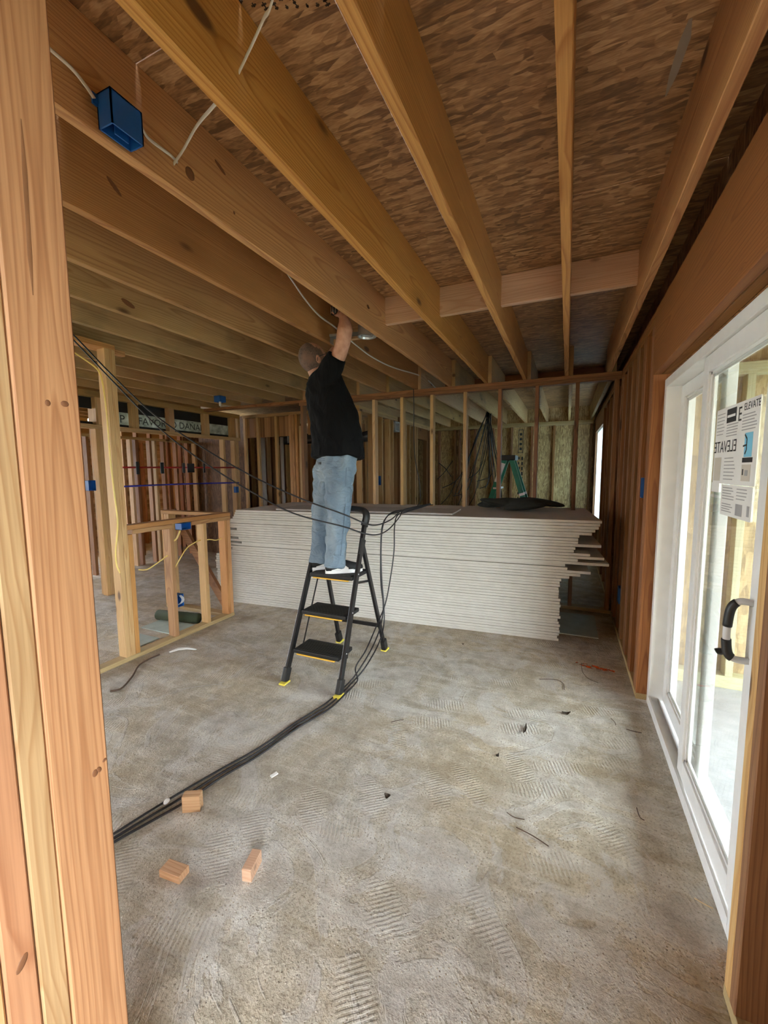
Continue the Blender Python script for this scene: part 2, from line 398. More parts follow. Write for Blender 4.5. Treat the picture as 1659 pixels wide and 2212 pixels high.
MB().box((-9.4, 9.14, TOP), (0.62, 9.16, SUB)).build('rim_board', 'osb_pale', ceiling)
MB().box((0.56, -2.7, TOP), (0.60, 9.16, SUB)).build('rim_board', 'membrane', ceiling)

# ------------------------------------------------------------------ right wall with the slider opening
WX = 0.455; WD = 0.545
wr = empty('wall_right', 'exposed stud wall on the right with a sliding glass door', kind='structure')
for y0, y1 in ((-2.7, 1.26), (3.02, 6.1), (6.1, 9.14)):
    lum('top_plate', wr, (WX, y0, TOP-0.038), (WD, y1, TOP), 'y', 'stud_red'); lum('top_plate', wr, (WX, y0+0.002, TOP-0.077), (WD, y1-0.002, TOP-0.039), 'y', 'stud_red')
lum('header', wr, (WX, 1.286, 2.05), (WX+0.044, 3.02, TOP), 'y', 'lvl'); lum('header', wr, (WX+0.045, 1.286, 2.05), (WD, 3.02, TOP), 'y', 'lvl')
for y0, y1 in ((-0.1, 1.325), (2.99, 9.14)): lum('sole_plate', wr, (WX, y0, 0.0), (WD, y1, 0.038), 'y', 'treated')
ST = TOP-0.077
near = [1.287, 1.247, 0.93, 0.55, 0.14, -0.1, -2.54]
for y in near: lum('stud', wr, (WX, y, 0.039), (WD, y+0.038, 2.049 if y > 1.28 else ST), 'z', 'stud' if y > 1.28 else 'stud_red')
for y in (2.99, 3.029, 3.068, 3.30, 3.339, 3.378, 3.59, 3.629, 3.668, 3.92, 3.959, 4.20, 4.239, 4.50, 4.66, 5.1, 5.5, 5.9, 6.3, 6.82, 6.86, 8.62, 8.66, 9.0):
    lum('stud', wr, (WX, y, 0.039), (WD, y+0.038, (2.049 if y < 3.0 else ST)), 'z', 'stud_red' if y < 6 else 'stud_red')
lum('light_leak_filler', wr, (0.503, 1.3265, 0.0), (WD+0.011, 1.4635, 2.049), 'z', 'stud_red')  # hidden board added to stop daylight leaking in beside the door frame
MB().box((WD, 2.99, 0.0), (WD+0.012, 6.90, SUB)).build('sheathing_panel', 'osb_side', wr)
MB().box((WD, -0.1, 0.0), (WD+0.012, 1.30, SUB)).build('sheathing_panel', 'osb_side', wr)
MB().box((WD, -2.7, 2.25), (WD+0.012, -0.1, SUB)).build('sheathing_panel', 'osb_side', wr)
MB().box((WD, -2.7, 0.0), (WD+0.012, -2.5, 2.25)).build('sheathing_panel', 'osb_side', wr)
MB().box((WD, 1.30, 2.05), (WD+0.012, 2.99, SUB)).build('sheathing_panel', 'osb_side', wr)
MB().box((WD, 6.90, 2.15), (WD+0.012, 9.14, SUB)).build('sheathing_panel', 'osb_side', wr)
MB().box((WD, 6.90, 0.0), (WD+0.012, 9.14, 0.60)).build('sheathing_panel', 'osb_side', wr)
MB().box((WD, 8.62, 0.60), (WD+0.012, 9.14, 2.15)).build('sheathing_panel', 'osb_side', wr)
lum('window_sill', wr, (WX, 6.90, 0.57), (WD, 8.62, 0.608), 'y', 'stud_red'); lum('window_header', wr, (WX, 6.90, 2.15), (WD, 8.62, ST), 'y', 'stud_red')
# bright wrap film over the far window opening
g = G('printed_house_wrap')
p = g.n('TexCoord', out=3); v = g.t.nodes.new('ShaderNodeTexVoronoi'); g.t.links.new(p, v.inputs['Vector']); v.inputs['Scale'].default_value = 9.0
cc = g.mix(g.maprange(v.outputs[0], 0.28, 0.22), (0.56, 0.66, 0.70), (0.22, 0.32, 0.38))
g.t.links.new(g.n('MixShader', i0=0.75, i1=g.n('BsdfDiffuse', Color=cc), i2=g.n('BsdfTranslucent', Color=cc)), g.out.inputs[0]); M['wrap'] = g.m
w1 = MB().box((0.492, 6.899, 0.609), (0.495, 8.619, 2.149)).build('window_1', 'wrap'); tag(w1, 'far window opening covered by translucent printed house wrap', kind='structure')

# rear wall behind the camera with a wide door opening
wz = empty('wall_rear', 'sheathed wall behind the camera', kind='structure')
for (x0, z0), (x1, z1) in (((-9.4, 0), (-3.6, SUB)), ((-3.6, 0), (-1.0, SUB)), ((-1.0, 0), (0.55, SUB))):
    MB().box((x0, -2.72, z0), (x1, -2.705, z1)).build('sheathing_panel', 'osb_pale', wz)
# ------------------------------------------------------------------ back stud wall behind the drywall
W1Y = 4.70
wb = empty('wall_back', 'open stud partition behind the drywall stack', kind='structure')
lum('top_plate', wb, (-5.1, W1Y, TOP-0.038), (WX-0.001, W1Y+0.089, TOP-0.0005), 'x', 'stud_red')
lum('top_plate', wb, (-3.32, W1Y, TOP-0.077), (WX-0.001, W1Y+0.089, TOP-0.039), 'x', 'stud_red')
for x in (-3.3, -2.98, -2.60, -2.235, -1.862, -1.487, -1.097, -0.716, -0.335, 0.050, 0.40):
    lum('stud', wb, (x, W1Y, 0.039), (x+0.038, W1Y+0.089, ST), 'z', 'stud' if -2.3 < x < -0.9 else 'stud_red')
lum('sole_plate', wb, (-3.3, W1Y, 0), (WX-0.001, W1Y+0.089, 0.038), 'x', 'treated')

# ------------------------------------------------------------------ far wall and hall wall of the room behind
FY = 9.10
wf = empty('wall_far', 'sheathed exterior wall at the end of the far room', kind='structure')
lum('top_plate', wf, (-2.75, FY-0.089, TOP-0.038), (WX-0.001, FY, TOP-0.0005), 'x', 'treated'); lum('top_plate', wf, (-2.75, FY-0.089, TOP-0.077), (WX-0.001, FY, TOP-0.039), 'x', 'treated')
lum('sole_plate', wf, (-2.75, FY-0.089, 0), (WX-0.001, FY, 0.038), 'x', 'treated')
for x in (-2.66, -2.30, -2.20, -2.0, -1.86, -1.48, -1.10, -0.70, -0.28, 0.10, 0.38): lum('stud', wf, (x, FY-0.089, 0.039), (x+0.038, FY, ST), 'z', 'stud_red')
MB().box((-9.4, FY+0.013, 0), (0.6, FY+0.016, TOP)).build('light_leak_backing', 'membrane', wf)  # black backing added so no daylight leaks through the sheathing joints
for x0, x1 in ((-9.4, -5.0), (-5.0, -2.6), (-2.6, -1.38), (-1.38, -0.16), (-0.16, 0.455)): MB().box((x0+0.0015, FY+0.001, 0), (x1-0.0015, FY+0.012, TOP)).build('sheathing_panel', 'osb_far', wf)
# stamped marks on the sheathing
mk = MB()
for zz in (1.83, 2.30): mk.box((-0.955, FY-0.002, zz), (-0.855, FY+0.001, zz+0.012))
for xx in (-0.955, -0.867): mk.box((xx, FY-0.002, 1.83), (xx+0.012, FY+0.001, 2.31))
for i, zz in enumerate((2.22, 2.12, 2.02, 1.92)): mk.box((-0.93, FY-0.002, zz-0.03), (-0.88, FY+0.001, zz+0.02))
mk.build('panel_stamp', 'ink', wf)
mk = MB()
for i in range(9):
    zz = 1.70-i*0.105; w = random.uniform(0.02, 0.05)
    mk.box((-0.95, FY-0.002, zz), (-0.95+w, FY+0.001, zz+0.05)); mk.box((-0.885, FY-0.002, zz-0.02), (-0.885+0.03, FY+0.001, zz+0.05))
mk.build('panel_stamp', 'ink', wf)
wh = empty('wall_hall', 'open stud wall along the hall of the far room', kind='structure')
HX = -2.80
lum('top_plate', wh, (HX-0.089, 5.45, TOP-0.038), (HX, 9.0, TOP-0.0005), 'y', 'stud'); lum('top_plate', wh, (HX-0.089, 5.45, TOP-0.077), (HX, 9.0, TOP-0.039), 'y', 'stud')
for y in (5.5, 5.9, 6.26, 6.57, 6.72, 7.1, 7.37, 7.56, 7.88, 8.0, 8.62, 8.66, 8.95): lum('stud', wh, (HX-0.089, y, 0.039), (HX, y+0.038, ST), 'z', 'stud_red' if y > 8.4 else 'stud')
lum('door_header', wh, (HX-0.089, 8.04, 2.12), (HX, 8.62, ST), 'y', 'stud_red')
lum('sole_plate', wh, (HX-0.089, 5.45, 0), (HX, 9.0, 0.038), 'y', 'treated')

# ------------------------------------------------------------------ header wall left of the partition
w5 = empty('wall_header', 'stud wall with a deep header panel left of the man', kind='structure')
HY = 5.55
lum('top_plate', w5, (-5.1, HY, TOP-0.05), (-2.9, HY+0.089, TOP-0.0005), 'x', 'joist_pale')
for x0, x1 in ((-5.05, -4.02), (-3.80, -2.9)): MB().box((x0, HY+0.05, 2.06), (x1, HY+0.088, TOP-0.051)).build('header_panel', 'osb', w5)
for x in (-5.08, -4.80, -4.42): lum('stud', w5, (x, HY, 0), (x+0.05, HY+0.049, TOP-0.051), 'z', 'stud')
for x in (-4.10, -4.05, -3.99): lum('stud', w5, (x, HY-0.04, 0), (x+0.048, HY+0.049, TOP-0.051), 'z', 'joist')
lum('stud', w5, (-3.91, HY-0.04, 0), (-3.87, HY+0.049, 2.2), 'z', 'stud')
for x in (-3.6, -3.35, -3.1): lum('stud', w5, (x, HY+0.1, 0), (x+0.04, HY+0.19, 2.06), 'z', 'stud_red')
wq = empty('wall_utility', 'dark utility wall crowded with studs behind the header', kind='structure')
for i in range(26):
    x = -6.4 + i*0.145 + random.uniform(-0.04, 0.04)
    lum('stud', wq, (x, 6.7 + (i % 3)*0.25, 0), (x+0.04, 6.789 + (i % 3)*0.25, TOP-0.001), 'z', 'stud_red' if i % 3 else 'stud')
MB().box((-6.6, 7.6, 0), (-2.95, 7.62, TOP)).build('sheathing_panel', 'osb', wq)
MB().box((-6.63, 5.62, 0), (-6.61, 9.1, TOP)).build('sheathing_panel', 'osb_side', wq)  # added wall, keeps daylight from the open left side out of the doorway
MB().box((-6.2, 5.62, 0), (-5.12, 5.64, TOP)).build('sheathing_panel', 'osb_dark', wq)  # added panel closing the daylight gap, in a darker board colour

# ------------------------------------------------------------------ left wall with the transom lights
TX = -5.05
wl = empty('wall_left', 'far left stud wall with a row of transom openings', kind='structure')
lum('top_plate', wl, (TX-0.089, 1.0, 2.365), (TX, 5.45, TOP-0.0005), 'y', 'joist_pale')
lum('transom_sill', wl, (TX-0.089, 1.0, 2.00), (TX, 5.45, 2.05), 'y', 'stud')
for y, w in ((1.6, .09), (2.3, .09), (3.14, .09), (3.56, .09), (4.09, .09), (4.70, .10), (5.25, .10), (5.40, .05)): lum('transom_post', wl, (TX-0.0895, y, 2.051), (TX, y+w, 2.364), 'z', 'stud')
for y in (1.7, 2.1, 2.5, 3.10, 3.14, 5.06, 5.30, 5.36): lum('stud', wl, (TX-0.089, y, 0), (TX, y+0.042, 1.999), 'z', 'stud')
lum('post', wl, (TX-0.15, 3.12, 0), (TX-0.001, 3.22, 2.38), 'z', 'joist_pale')
for y0, y1 in ((1.0, 1.6), (1.69, 2.3), (2.39, 3.14), (3.23, 3.56), (3.65, 4.09), (4.18, 4.70), (4.80, 5.25)):
    MB().box((TX-0.085, y0+0.001, 2.235), (TX-0.075, y1-0.001, 2.364)).build('flashing_strip', 'membrane', wl)
    MB().box((TX-0.085, y0+0.001, 2.051), (TX-0.075, y1-0.001, 2.085)).build('flashing_strip', 'membrane', wl)
g = G('clear_plastic_film')
p = g.n('TexCoord', out=3); nz = g.n('TexNoise', Vector=p, Scale=14.0, Detail=4.0)
cc = g.ramp(nz, [(0.3, (0.30, 0.34, 0.28)), (0.6, (0.62, 0.68, 0.60)), (0.8, (0.9, 0.95, 0.9))])
sh = g.n('MixShader', i0=0.6, i1=g.n('BsdfDiffuse', Color=cc), i2=g.n('BsdfTranslucent', Color=cc))
g.t.links.new(g.n('MixShader', i0=0.18, i1=sh, i2=g.n('BsdfGlossy', Roughness=0.2)), g.out.inputs[0]); M['film'] = g.m
for i, (y0, y1) in enumerate(((3.23, 3.56), (3.65, 4.09), (4.18, 4.70), (4.80, 5.25))):
    w = MB().box((TX-0.072, y0+0.001, 2.084), (TX-0.070, y1-0.001, 2.236)).build('window_%d' % (i+2), 'film')
    tag(w, 'plastic covered transom light in the far left wall', kind='structure')
    word = ('P', 'FAVOR', 'O DA\u00d1AR', '')[i]
    if word:
        m = Matrix(((0, 0, 1, TX-0.0685), (1, 0, 0, (y0+y1)/2 + (0.08 if i == 0 else 0.02)), (0, 1, 0, 2.15), (0, 0, 0, 1)))
        text_mesh('lettering', word, 0.13 if i else 0.14, m, 'ink', w)

# studs of the rooms beyond, seen between the posts
wi = empty('wall_inner', 'bare stud partition beyond the far left wall', kind='structure')
lum('top_plate', wi, (-6.3, 0.5, 2.0), (-6.211, 6.5, 2.04), 'y', 'stud')
y = 0.6
while y < 6.4:
    lum('stud', wi, (-6.3, y, 0), (-6.211, y+0.04, 1.999), 'z', random.choice(['stud', 'stud_red', 'stud_red'])); y += random.choice((0.09, 0.12, 0.16, 0.24))
y = 1.2
while y < 6.6:
    lum('stud', wi, (-7.0, y, 0), (-6.911, y+0.04, 2.2), 'z', random.choice(['stud', 'stud_red', 'stud_red'])); y += random.choice((0.12, 0.20, 0.26))
wo = empty('wall_outer', 'outermost stud wall open to daylight', kind='structure')
y = 0.2
lum('top_plate', wo, (-8.09, 0.1, 2.1), (-8.0, 8.0, 2.14), 'y', 'stud')
while y < 8.0:
    lum('stud', wo, (-8.09, y, 0), (-8.0, y+0.04, 2.099), 'z', random.choice(['stud', 'post'])); y += random.choice((0.2, 0.3, 0.4))
MB().box((-8.11, 4.0, 0), (-8.095, 8.0, TOP)).build('sheathing_panel', 'osb_pale', wo)

# ------------------------------------------------------------------ knee wall and tall wall beside it
KX = -3.12
wk = empty('wall_knee', 'half height framed wall with doubled top plate', kind='structure')
lum('sole_plate', wk, (KX-0.089, 1.0, 0), (KX, 3.173, 0.036), 'y', 'treated')
lum('top_plate', wk, (KX-0.089, 2.100, 1.041), (KX, 3.173, 1.078), 'y', 'joist'); lum('top_plate', wk, (KX-0.089, 2.139, 1.003), (KX, 2.50, 1.040), 'y', 'joist'); lum('top_plate', wk, (KX-0.089, 2.70, 1.003), (KX, 3.173, 1.040), 'y', 'joist')
for y in (2.47, 2.83): lum('stud', wk, (KX-0.089, y, 0.037), (KX, y+0.038, 1.002), 'z', 'joist' if y < 2.6 else 'stud')
for y in (3.092, 3.131): lum('stud', wk, (KX-0.089, y, 0.037), (KX, y+0.0385, 1.002), 'z', 'joist')
for y in (2.020, 2.0595, 2.099): lum('stud', wk, (KX-0.089, y, 0.037), (KX-(0.001 if y < 2.03 else 0), y+0.0385, 2.395 if y < 2.08 else 1.002), 'z', 'stud' if y < 2.08 else 'joist')
lum('tall_plate', wk, (KX-0.089, 0.6, 2.396), (KX, 2.10, 2.434), 'y', 'joist'); lum('tall_plate', wk, (KX-0.14, 0.6, 2.396), (KX-0.09, 2.24, 2.434), 'y', 'joist')
# return leg of the knee wall
lum('top_plate', wk, (-4.02, 3.084, 1.041), (KX-0.09, 3.173, 1.078), 'x', 'joist'); lum('sole_plate', wk, (-4.02, 3.084, 0), (KX-0.09, 3.173, 0.036), 'x', 'treated')
for x in (-4.02, -3.98, -3.94): lum('stud', wk, (x, 3.084, 0.037), (x+0.038, 3.173, 1.040), 'z', 'stud')
br = MB().bar((-3.98, 3.20, 1.06), (-3.22, 3.20, 0.04), 0.089, 0.038, (0, 0, 1)); br.build('brace', 'stud_red', wk)

# ------------------------------------------------------------------ wall corner right beside the camera
wn = empty('wall_near', 'corner of fresh pine studs close to the camera', kind='structure')
lum('corner_stud', wn, (-0.778, 0.3435, 0), (-0.740, 0.4325, TOP-0.001), 'z', 'post')
lum('stud', wn, (-0.829, 0.305, 0), (-0.742, 0.3430, TOP-0.001), 'z', 'stud')
lum('stud', wn, (-0.829, 0.263, 0), (-0.741, 0.3035, TOP-0.001), 'z', 'post')
lum('stud', wn, (-0.829, 0.222, 0), (-0.742, 0.2615, TOP-0.001), 'z', 'stud')
lum('stud', wn, (-0.829, 0.183, 0), (-0.742, 0.2210, TOP-0.001), 'z', 'post')

M['knot'] = plain('dark_knot', (0.20, 0.082, 0.034), 0.6, scale=90.0)
def knot(par, c, a, b, axis=0, rot=0.0):
    sz = [0.0012, a, b] if axis == 0 else [a, b, 0.0012]
    o = MB().ball((0, 0, 0), sz, 14, Matrix.Rotation(rot, 3, 'X')).build('knot', 'knot', par, smooth=True); o.location = c; return o
for c, a, b, r in (((-0.7402, 0.386, 1.598), 0.004, 0.005, 0), ((-0.7402, 0.410, 1.600), 0.006, 0.005, 0), ((-0.7402, 0.409, 0.965), 0.005, 0.007, 0), ((-0.7402, 0.416, 0.967), 0.004, 0.006, 0.4), ((-0.7402, 0.426, 0.978), 0.004, 0.003, 0.6), ((-0.7412, 0.285, 0.74), 0.006, 0.014, -0.5)): knot(wn, c, a, b, 0, r)
M['pitch'] = plain('pitch_streak', (0.27, 0.125, 0.055), 0.5)
pv = [(0.3835, 2.0), (0.3825, 1.93), (0.381, 1.87), (0.3795, 1.81), (0.379, 1.755)]
MB().loft([(-0.7400, y, z) for y, z in pv], [(0.0004, 0.0008), (0.0004, 0.0034), (0.0004, 0.0030), (0.0004, 0.0032), (0.0004, 0.0006)], 8, (1, 0, 0)).build('pitch_streak', 'pitch', wn)
XJ = jx(3)+0.0382
for y, z, a, b, r in ((1.141, 2.521, 0.020, 0.021, 0), (1.349, 2.504, 0.006, 0.006, 0), (1.285, 2.63, 0.030, 0.008, -0.4), (2.55, 2.56, 0.020, 0.012, 0)): knot(ceiling, (XJ, y, z), a, b, 0, r)
knot(ceiling, (jx(4)+0.0382, 1.146, 2.59), 0.010, 0.035, 0, 0.9); knot(ceiling, (jx(6)+0.0382, 1.75, 2.50), 0.045, 0.016, 0, -0.3)
# ------------------------------------------------------------------ porch outside the slider
wp = empty('wall_porch', 'bright sheathed porch wall seen through the glass door', kind='structure')
MB().box((0.62, -1.0, -0.25), (3.2, 3.6, -0.06)).build('porch_slab', 'slab', wp)
PY = 3.50
MB().box((0.58, PY+0.09, -0.06), (3.0, PY+0.10, 2.7)).build('sheathing_panel', 'osb_porch', wp)
lum('sole_plate', wp, (0.60, PY, -0.06), (3.0, PY+0.089, 0.03), 'x', 'porch_stud')
for x in (0.66, 1.06, 1.47, 1.9, 2.3, 2.7): lum('stud', wp, (x, PY, 0.031), (x+0.045, PY+0.089, 2.10), 'z', 'porch_stud')
lum('top_plate', wp, (0.60, PY, 2.101), (3.0, PY+0.089, 2.18), 'x', 'porch_stud')
MB().box((0.60, -0.6, 2.45), (3.0, 3.6, 2.50)).build('porch_soffit', 'osb', wp)
MB().box((0.60, -0.6, -0.06), (3.0, -0.55, 2.45)).build('sheathing_panel', 'osb_pale', wp)  # unseen wall added on the near side to darken the porch
MB().box((2.96, -0.6, 2.08), (3.0, 3.6, 2.45)).build('porch_sky_blocker', 'porch_stud', wp)  # unseen drop edge added to limit the sky light reaching the porch

# ------------------------------------------------------------------ sliding glass door
dr = empty('door_1', 'white vinyl sliding glass door in the right wall', kind='structure')
DX = 0.514; y0, y1 = 1.465, 2.978; zt = 2.012
def frame(name, parts, parent, mat='white'):
    for p in parts: MB().box(*p).build(name, mat, parent, bevel=0.003)
frame('door_frame', (((DX, y1-0.05, 0.0), (0.66, y1, zt)), ((DX, y0, 0.0), (0.66, y0+0.05, zt)), ((DX, y0+0.05, zt-0.05), (0.66, y1-0.05, zt)), ((DX, y0+0.05, 0.0), (0.66, y1-0.05, 0.035))), dr)
MB().box((DX, y0+0.05, 0.036), (DX+0.010, y1-0.05, 0.062)).build('sill_lip', 'white', dr)
MB().box((DX+0.052, y0+0.05, 0.036), (DX+0.058, y1-0.05, 0.055)).build('track', 'aluminium', dr)
def sash(x0, x1, a, b, z0, z1):
    s = 0.072
    for p in (((x0, a, z0), (x1, a+s, z1)), ((x0, b-s, z0), (x1, b, z1)), ((x0, a+s, z0), (x1, b-s, z0+0.085)), ((x0, a+s, z1-s), (x1, b-s, z1))):
        f = MB().box(*p).build('sash_rail', 'white', dr, bevel=0.004)
    # glazing bead steps
    for e, inset in ((0.012, 0.010), (0.024, 0.016)):
        for p in (((x0+inset, a+s, z0+0.085), (x1-inset, a+s+e, z1-s)), ((x0+inset, b-s-e, z0+0.085), (x1-inset, b-s, z1-s)),
                  ((x0+inset, a+s, z0+0.085), (x1-inset, b-s, z0+0.085+e)), ((x0+inset, a+s, z1-s-e), (x1-inset, b-s, z1-s))):
            MB().box(*p).build('glazing_bead', 'white', dr)
    xm = (x0+x1)/2
    MB().box((xm-0.003, a+s, z0+0.085), (xm+0.003, b-s, z1-s)).build('pane', 'glass', dr)
sash(0.527, 0.563, y0+0.05, 2.245, 0.063, zt-0.052)
sash(0.590, 0.626, 2.165, y1-0.05, 0.050, zt-0.052)

# handle wrapped in black tape
hd = empty('door_handle', 'door pull wrapped in black tape on the glass door', 'handle')
hp = curve_pts([(0.527, 1.555, 1.082), (0.497, 1.557, 1.084), (0.478, 1.562, 1.062), (0.472, 1.565, 1.01), (0.472, 1.565, 0.95), (0.478, 1.56, 0.912), (0.497, 1.556, 0.900), (0.527, 1.555, 0.900)], 6)
MB().loft(hp, (0.010, 0.013), 12).build('pull', 'pvc', hd, smooth=True)
MB().loft(hp[8:20], (0.0125, 0.0155), 12).build('tape', 'black_plastic', hd, smooth=True)
MB().loft(hp[23:34], (0.0125, 0.0155), 12).build('tape', 'black_plastic', hd, smooth=True)
MB().loft(curve_pts([(0.476, 1.562, 0.915), (0.466, 1.575, 0.906), (0.464, 1.598, 0.912)], 4), (0.003, 0.012), 8).build('tape_tail', 'black_plastic', hd, smooth=True)
settle(hd, (0.527, 1.555, 0.99))

# stickers on the glass
PXG = 0.541
def sticker(name, ya, yb, za, zb, mat, label, lay=0):
    x1 = PXG - 0.0012*lay; o = empty(name, label, 'sticker')
    MB().box((x1-0.001, ya, za), (x1, yb, zb)).build('sheet', mat, o)
    return o, x1-0.0011
def lines(o, x, ya, yb, za, zb, n, mat='ink_grey', h=0.0035):
    m = MB()
    for i in range(n):
        z = zb - (zb-za)*(i+0.5)/n
        m.box((x-0.0003, ya + (yb-ya)*random.uniform(0, 0.25), z), (x, yb, z+h))
    m.build('print', mat, o)
def inkbox(o, x, ya, yb, za, zb, mat): MB().box((x-0.0004, ya, za), (x, yb, zb)).build('print', mat, o)
def words(o, x, y, z, s, body, mirror=False, mat='ink'):
    sgn = 1 if mirror else -1          # viewed from the room +y runs to the left
    m = Matrix(((0, 0, -1, x-0.0004), (sgn, 0, 0, y), (0, 1, 0, z), (0, 0, 0, 1)))
    text_mesh('lettering', body, s, m, mat, o, 0.0002)
o, x = sticker('rating_label', 1.66, 2.07, 1.43, 1.715, 'paper', 'large white rating label with black headings on door glass')
inkbox(o, x, 1.86, 1.955, 1.655, 1.705, 'ink'); inkbox(o, x-0.0006, 1.868, 1.947, 1.674, 1.683, 'paper')
words(o, x, 1.725, 1.692, 0.034, 'ELEVATE'); words(o, x, 1.825, 1.672, 0.07, 'E')
lines(o, x, 1.67, 1.80, 1.61, 1.67, 6); lines(o, x, 1.82, 1.95, 1.60, 1.65, 5); lines(o, x, 1.97, 2.06, 1.61, 1.70, 7, h=0.003)
words(o, x, 1.955, 1.567, 0.062, 'ELEVATE', True)
lines(o, x, 1.83, 1.95, 1.44, 1.53, 7); inkbox(o, x, 1.985, 2.06, 1.44, 1.53, 'paper_tan')
inkbox(o, x, 1.70, 1.765, 1.525, 1.605, 'paper_blue'); 
m = MB(); 
for a, b in (((1.756, 1.535), (1.745, 1.548)), ((1.745, 1.548), (1.745, 1.585)), ((1.745, 1.585), (1.765, 1.60)), ((1.745, 1.565), (1.775, 1.562))): m.bar((x-0.0008, a[0], a[1]), (x-0.0008, b[0], b[1]), 0.0004, 0.006, (1, 0, 0))
m.build('print', 'ink', o)
inkbox(o, x, 1.69, 1.775, 1.507, 1.523, 'ink'); inkbox(o, x, 1.70, 1.775, 1.445, 1.50, 'paper_tan')
inkbox(o, x-0.0006, 1.72, 1.745, 1.463, 1.482, 'ink_grey'); inkbox(o, x-0.0006, 1.757, 1.767, 1.465, 1.485, 'ink')
settle(o, (PXG, 1.86, 1.43))
o, x = sticker('tan_list_label', 1.985, 2.075, 1.395, 1.432, 'paper', 'small blank taped slip at lower left of glass labels', 1); settle(o, (PXG, 2.03, 1.395))
o, x = sticker('instruction_sheet', 1.665, 1.955, 1.315, 1.428, 'paper', 'lower instruction sheet with drawings taped below the rating label', 1)
lines(o, x, 1.82, 1.94, 1.37, 1.42, 5); lines(o, x, 1.70, 1.80, 1.375, 1.42, 4); lines(o, x, 1.83, 1.94, 1.325, 1.36, 4); inkbox(o, x, 1.74, 1.80, 1.325, 1.365, 'ink_grey'); inkbox(o, x, 1.68, 1.70, 1.33, 1.365, 'ink_grey'); settle(o, (PXG, 1.81, 1.315))

# ------------------------------------------------------------------ drywall stack
ang = math.atan2(0.256, 3.43)
SR = Matrix.Rotation(ang, 4, 'Z'); S0 = Vector((-0.025, 3.766, 0))
ends = [1279, 1279, 1275, 1271, 1262, 1243, 1243, 1243, 1280, 1236, 1236, 1262, 1289, 1241, 1294, 1221, 1221, 1265, 1246, 1226]
ends = [(e-1211)*0.0043 for e in ends] + [0.0]*22
ORD = ['topmost', 'second', 'third', 'fourth', 'fifth', 'sixth', 'seventh', 'eighth', 'ninth', 'tenth', 'eleventh', 'twelfth', 'thirteenth', 'fourteenth', 'fifteenth', 'sixteenth', 'seventeenth', 'eighteenth', 'nineteenth', 'twentieth']
TENS = {20: 'twenty', 30: 'thirty', 40: 'forty'}
def ordinal(n):
    if n <= 20: return ORD[n-1]
    if n % 10 == 0: return {30: 'thirtieth', 40: 'fortieth'}[n]
    t = TENS[n//10*10]; u = ['first'] + ORD[1:9]
    return t + '-' + u[n % 10-1]
PT = 0.0254; NP = 42
for i in range(NP):
    n = NP-i; z0 = i*PT; e = ends[n-1] + random.uniform(-0.012, 0.012); f = random.uniform(-0.004, 0.004) + (0.018 if n in (6, 16) else 0)
    o = empty('gypsum_board_pair', ('topmost pair of gypsum boards on the drywall stack' if n == 1 else 'pair of gypsum boards, %s from the top of the stack' % ordinal(n)), 'drywall', 'pairs of gypsum boards in the stack')
    for s in (0, 1):
        a = z0 + s*0.0111
        b = MB().box((-3.66+e, f, a), (e, f+1.19, a+0.0108)).build('sheet', 'drywall', o, bevel=0.0018)
    MB().box((e-0.001, f+0.002, z0+0.001), (e+0.0012, f+1.188, z0+0.0215)).build('end_tape', 'drywall', o)
    o.matrix_world = Matrix.Translation(S0) @ SR
ZS = NP*PT
# loose narrow sheet on top
o = MB().box((-2.9, 0.10, ZS-0.001), (-0.95, 0.62, ZS+0.0125)).build('drywall_offcut', 'drywall_back'); o.matrix_world = Matrix.Translation(S0) @ SR
tag(o, 'narrow loose gypsum strip lying on top of the stack', 'drywall')

# dark jacket on the stack
jk = MB()
rr = random.Random(3)
for i in range(14):
    a = i*0.45; jk.ball((-0.45+0.34*math.cos(a)*rr.random(), 4.50+0.16*math.sin(a)*rr.random(), ZS+0.045+0.05*rr.random()), (0.16+0.08*rr.random(), 0.10, 0.035), 12, Matrix.Rotation(rr.uniform(-0.5, 0.5), 3, 'Z') @ Matrix.Rotation(rr.uniform(-0.15, 0.15), 3, 'Y'))
def remesh(o, vox, it=4, fold=0.0, size=0.1):
    m = o.modifiers.new('r', 'REMESH'); m.mode = 'VOXEL'; m.voxel_size = vox
    s = o.modifiers.new('s', 'SMOOTH'); s.factor = 0.5; s.iterations = it
    if fold:
        t = bpy.data.textures.new('folds', 'CLOUDS'); t.noise_scale = size; t.noise_depth = 1
        d = o.modifiers.new('d', 'DISPLACE'); d.texture = t; d.strength = fold; d.mid_level = 0.5; d.texture_coords = 'LOCAL'
        s2 = o.modifiers.new('s2', 'SMOOTH'); s2.factor = 0.5; s2.iterations = 2
    me = bpy.data.meshes.new_from_object(o.evaluated_get(bpy.context.evaluated_depsgraph_get()))
    o.modifiers.clear(); me.materials.clear()
    for mt in o.data.materials: me.materials.append(mt)
    o.data = me
    for p in me.polygons: p.use_smooth = True
    return o
M['jacket'] = plain('dark_green_cloth', (0.022, 0.024, 0.018), 0.9)
o = remesh(jk.build('jacket', 'jacket'), 0.012, 6); tag(o, 'crumpled dark jacket lying on the far right of the drywall stack', 'jacket')

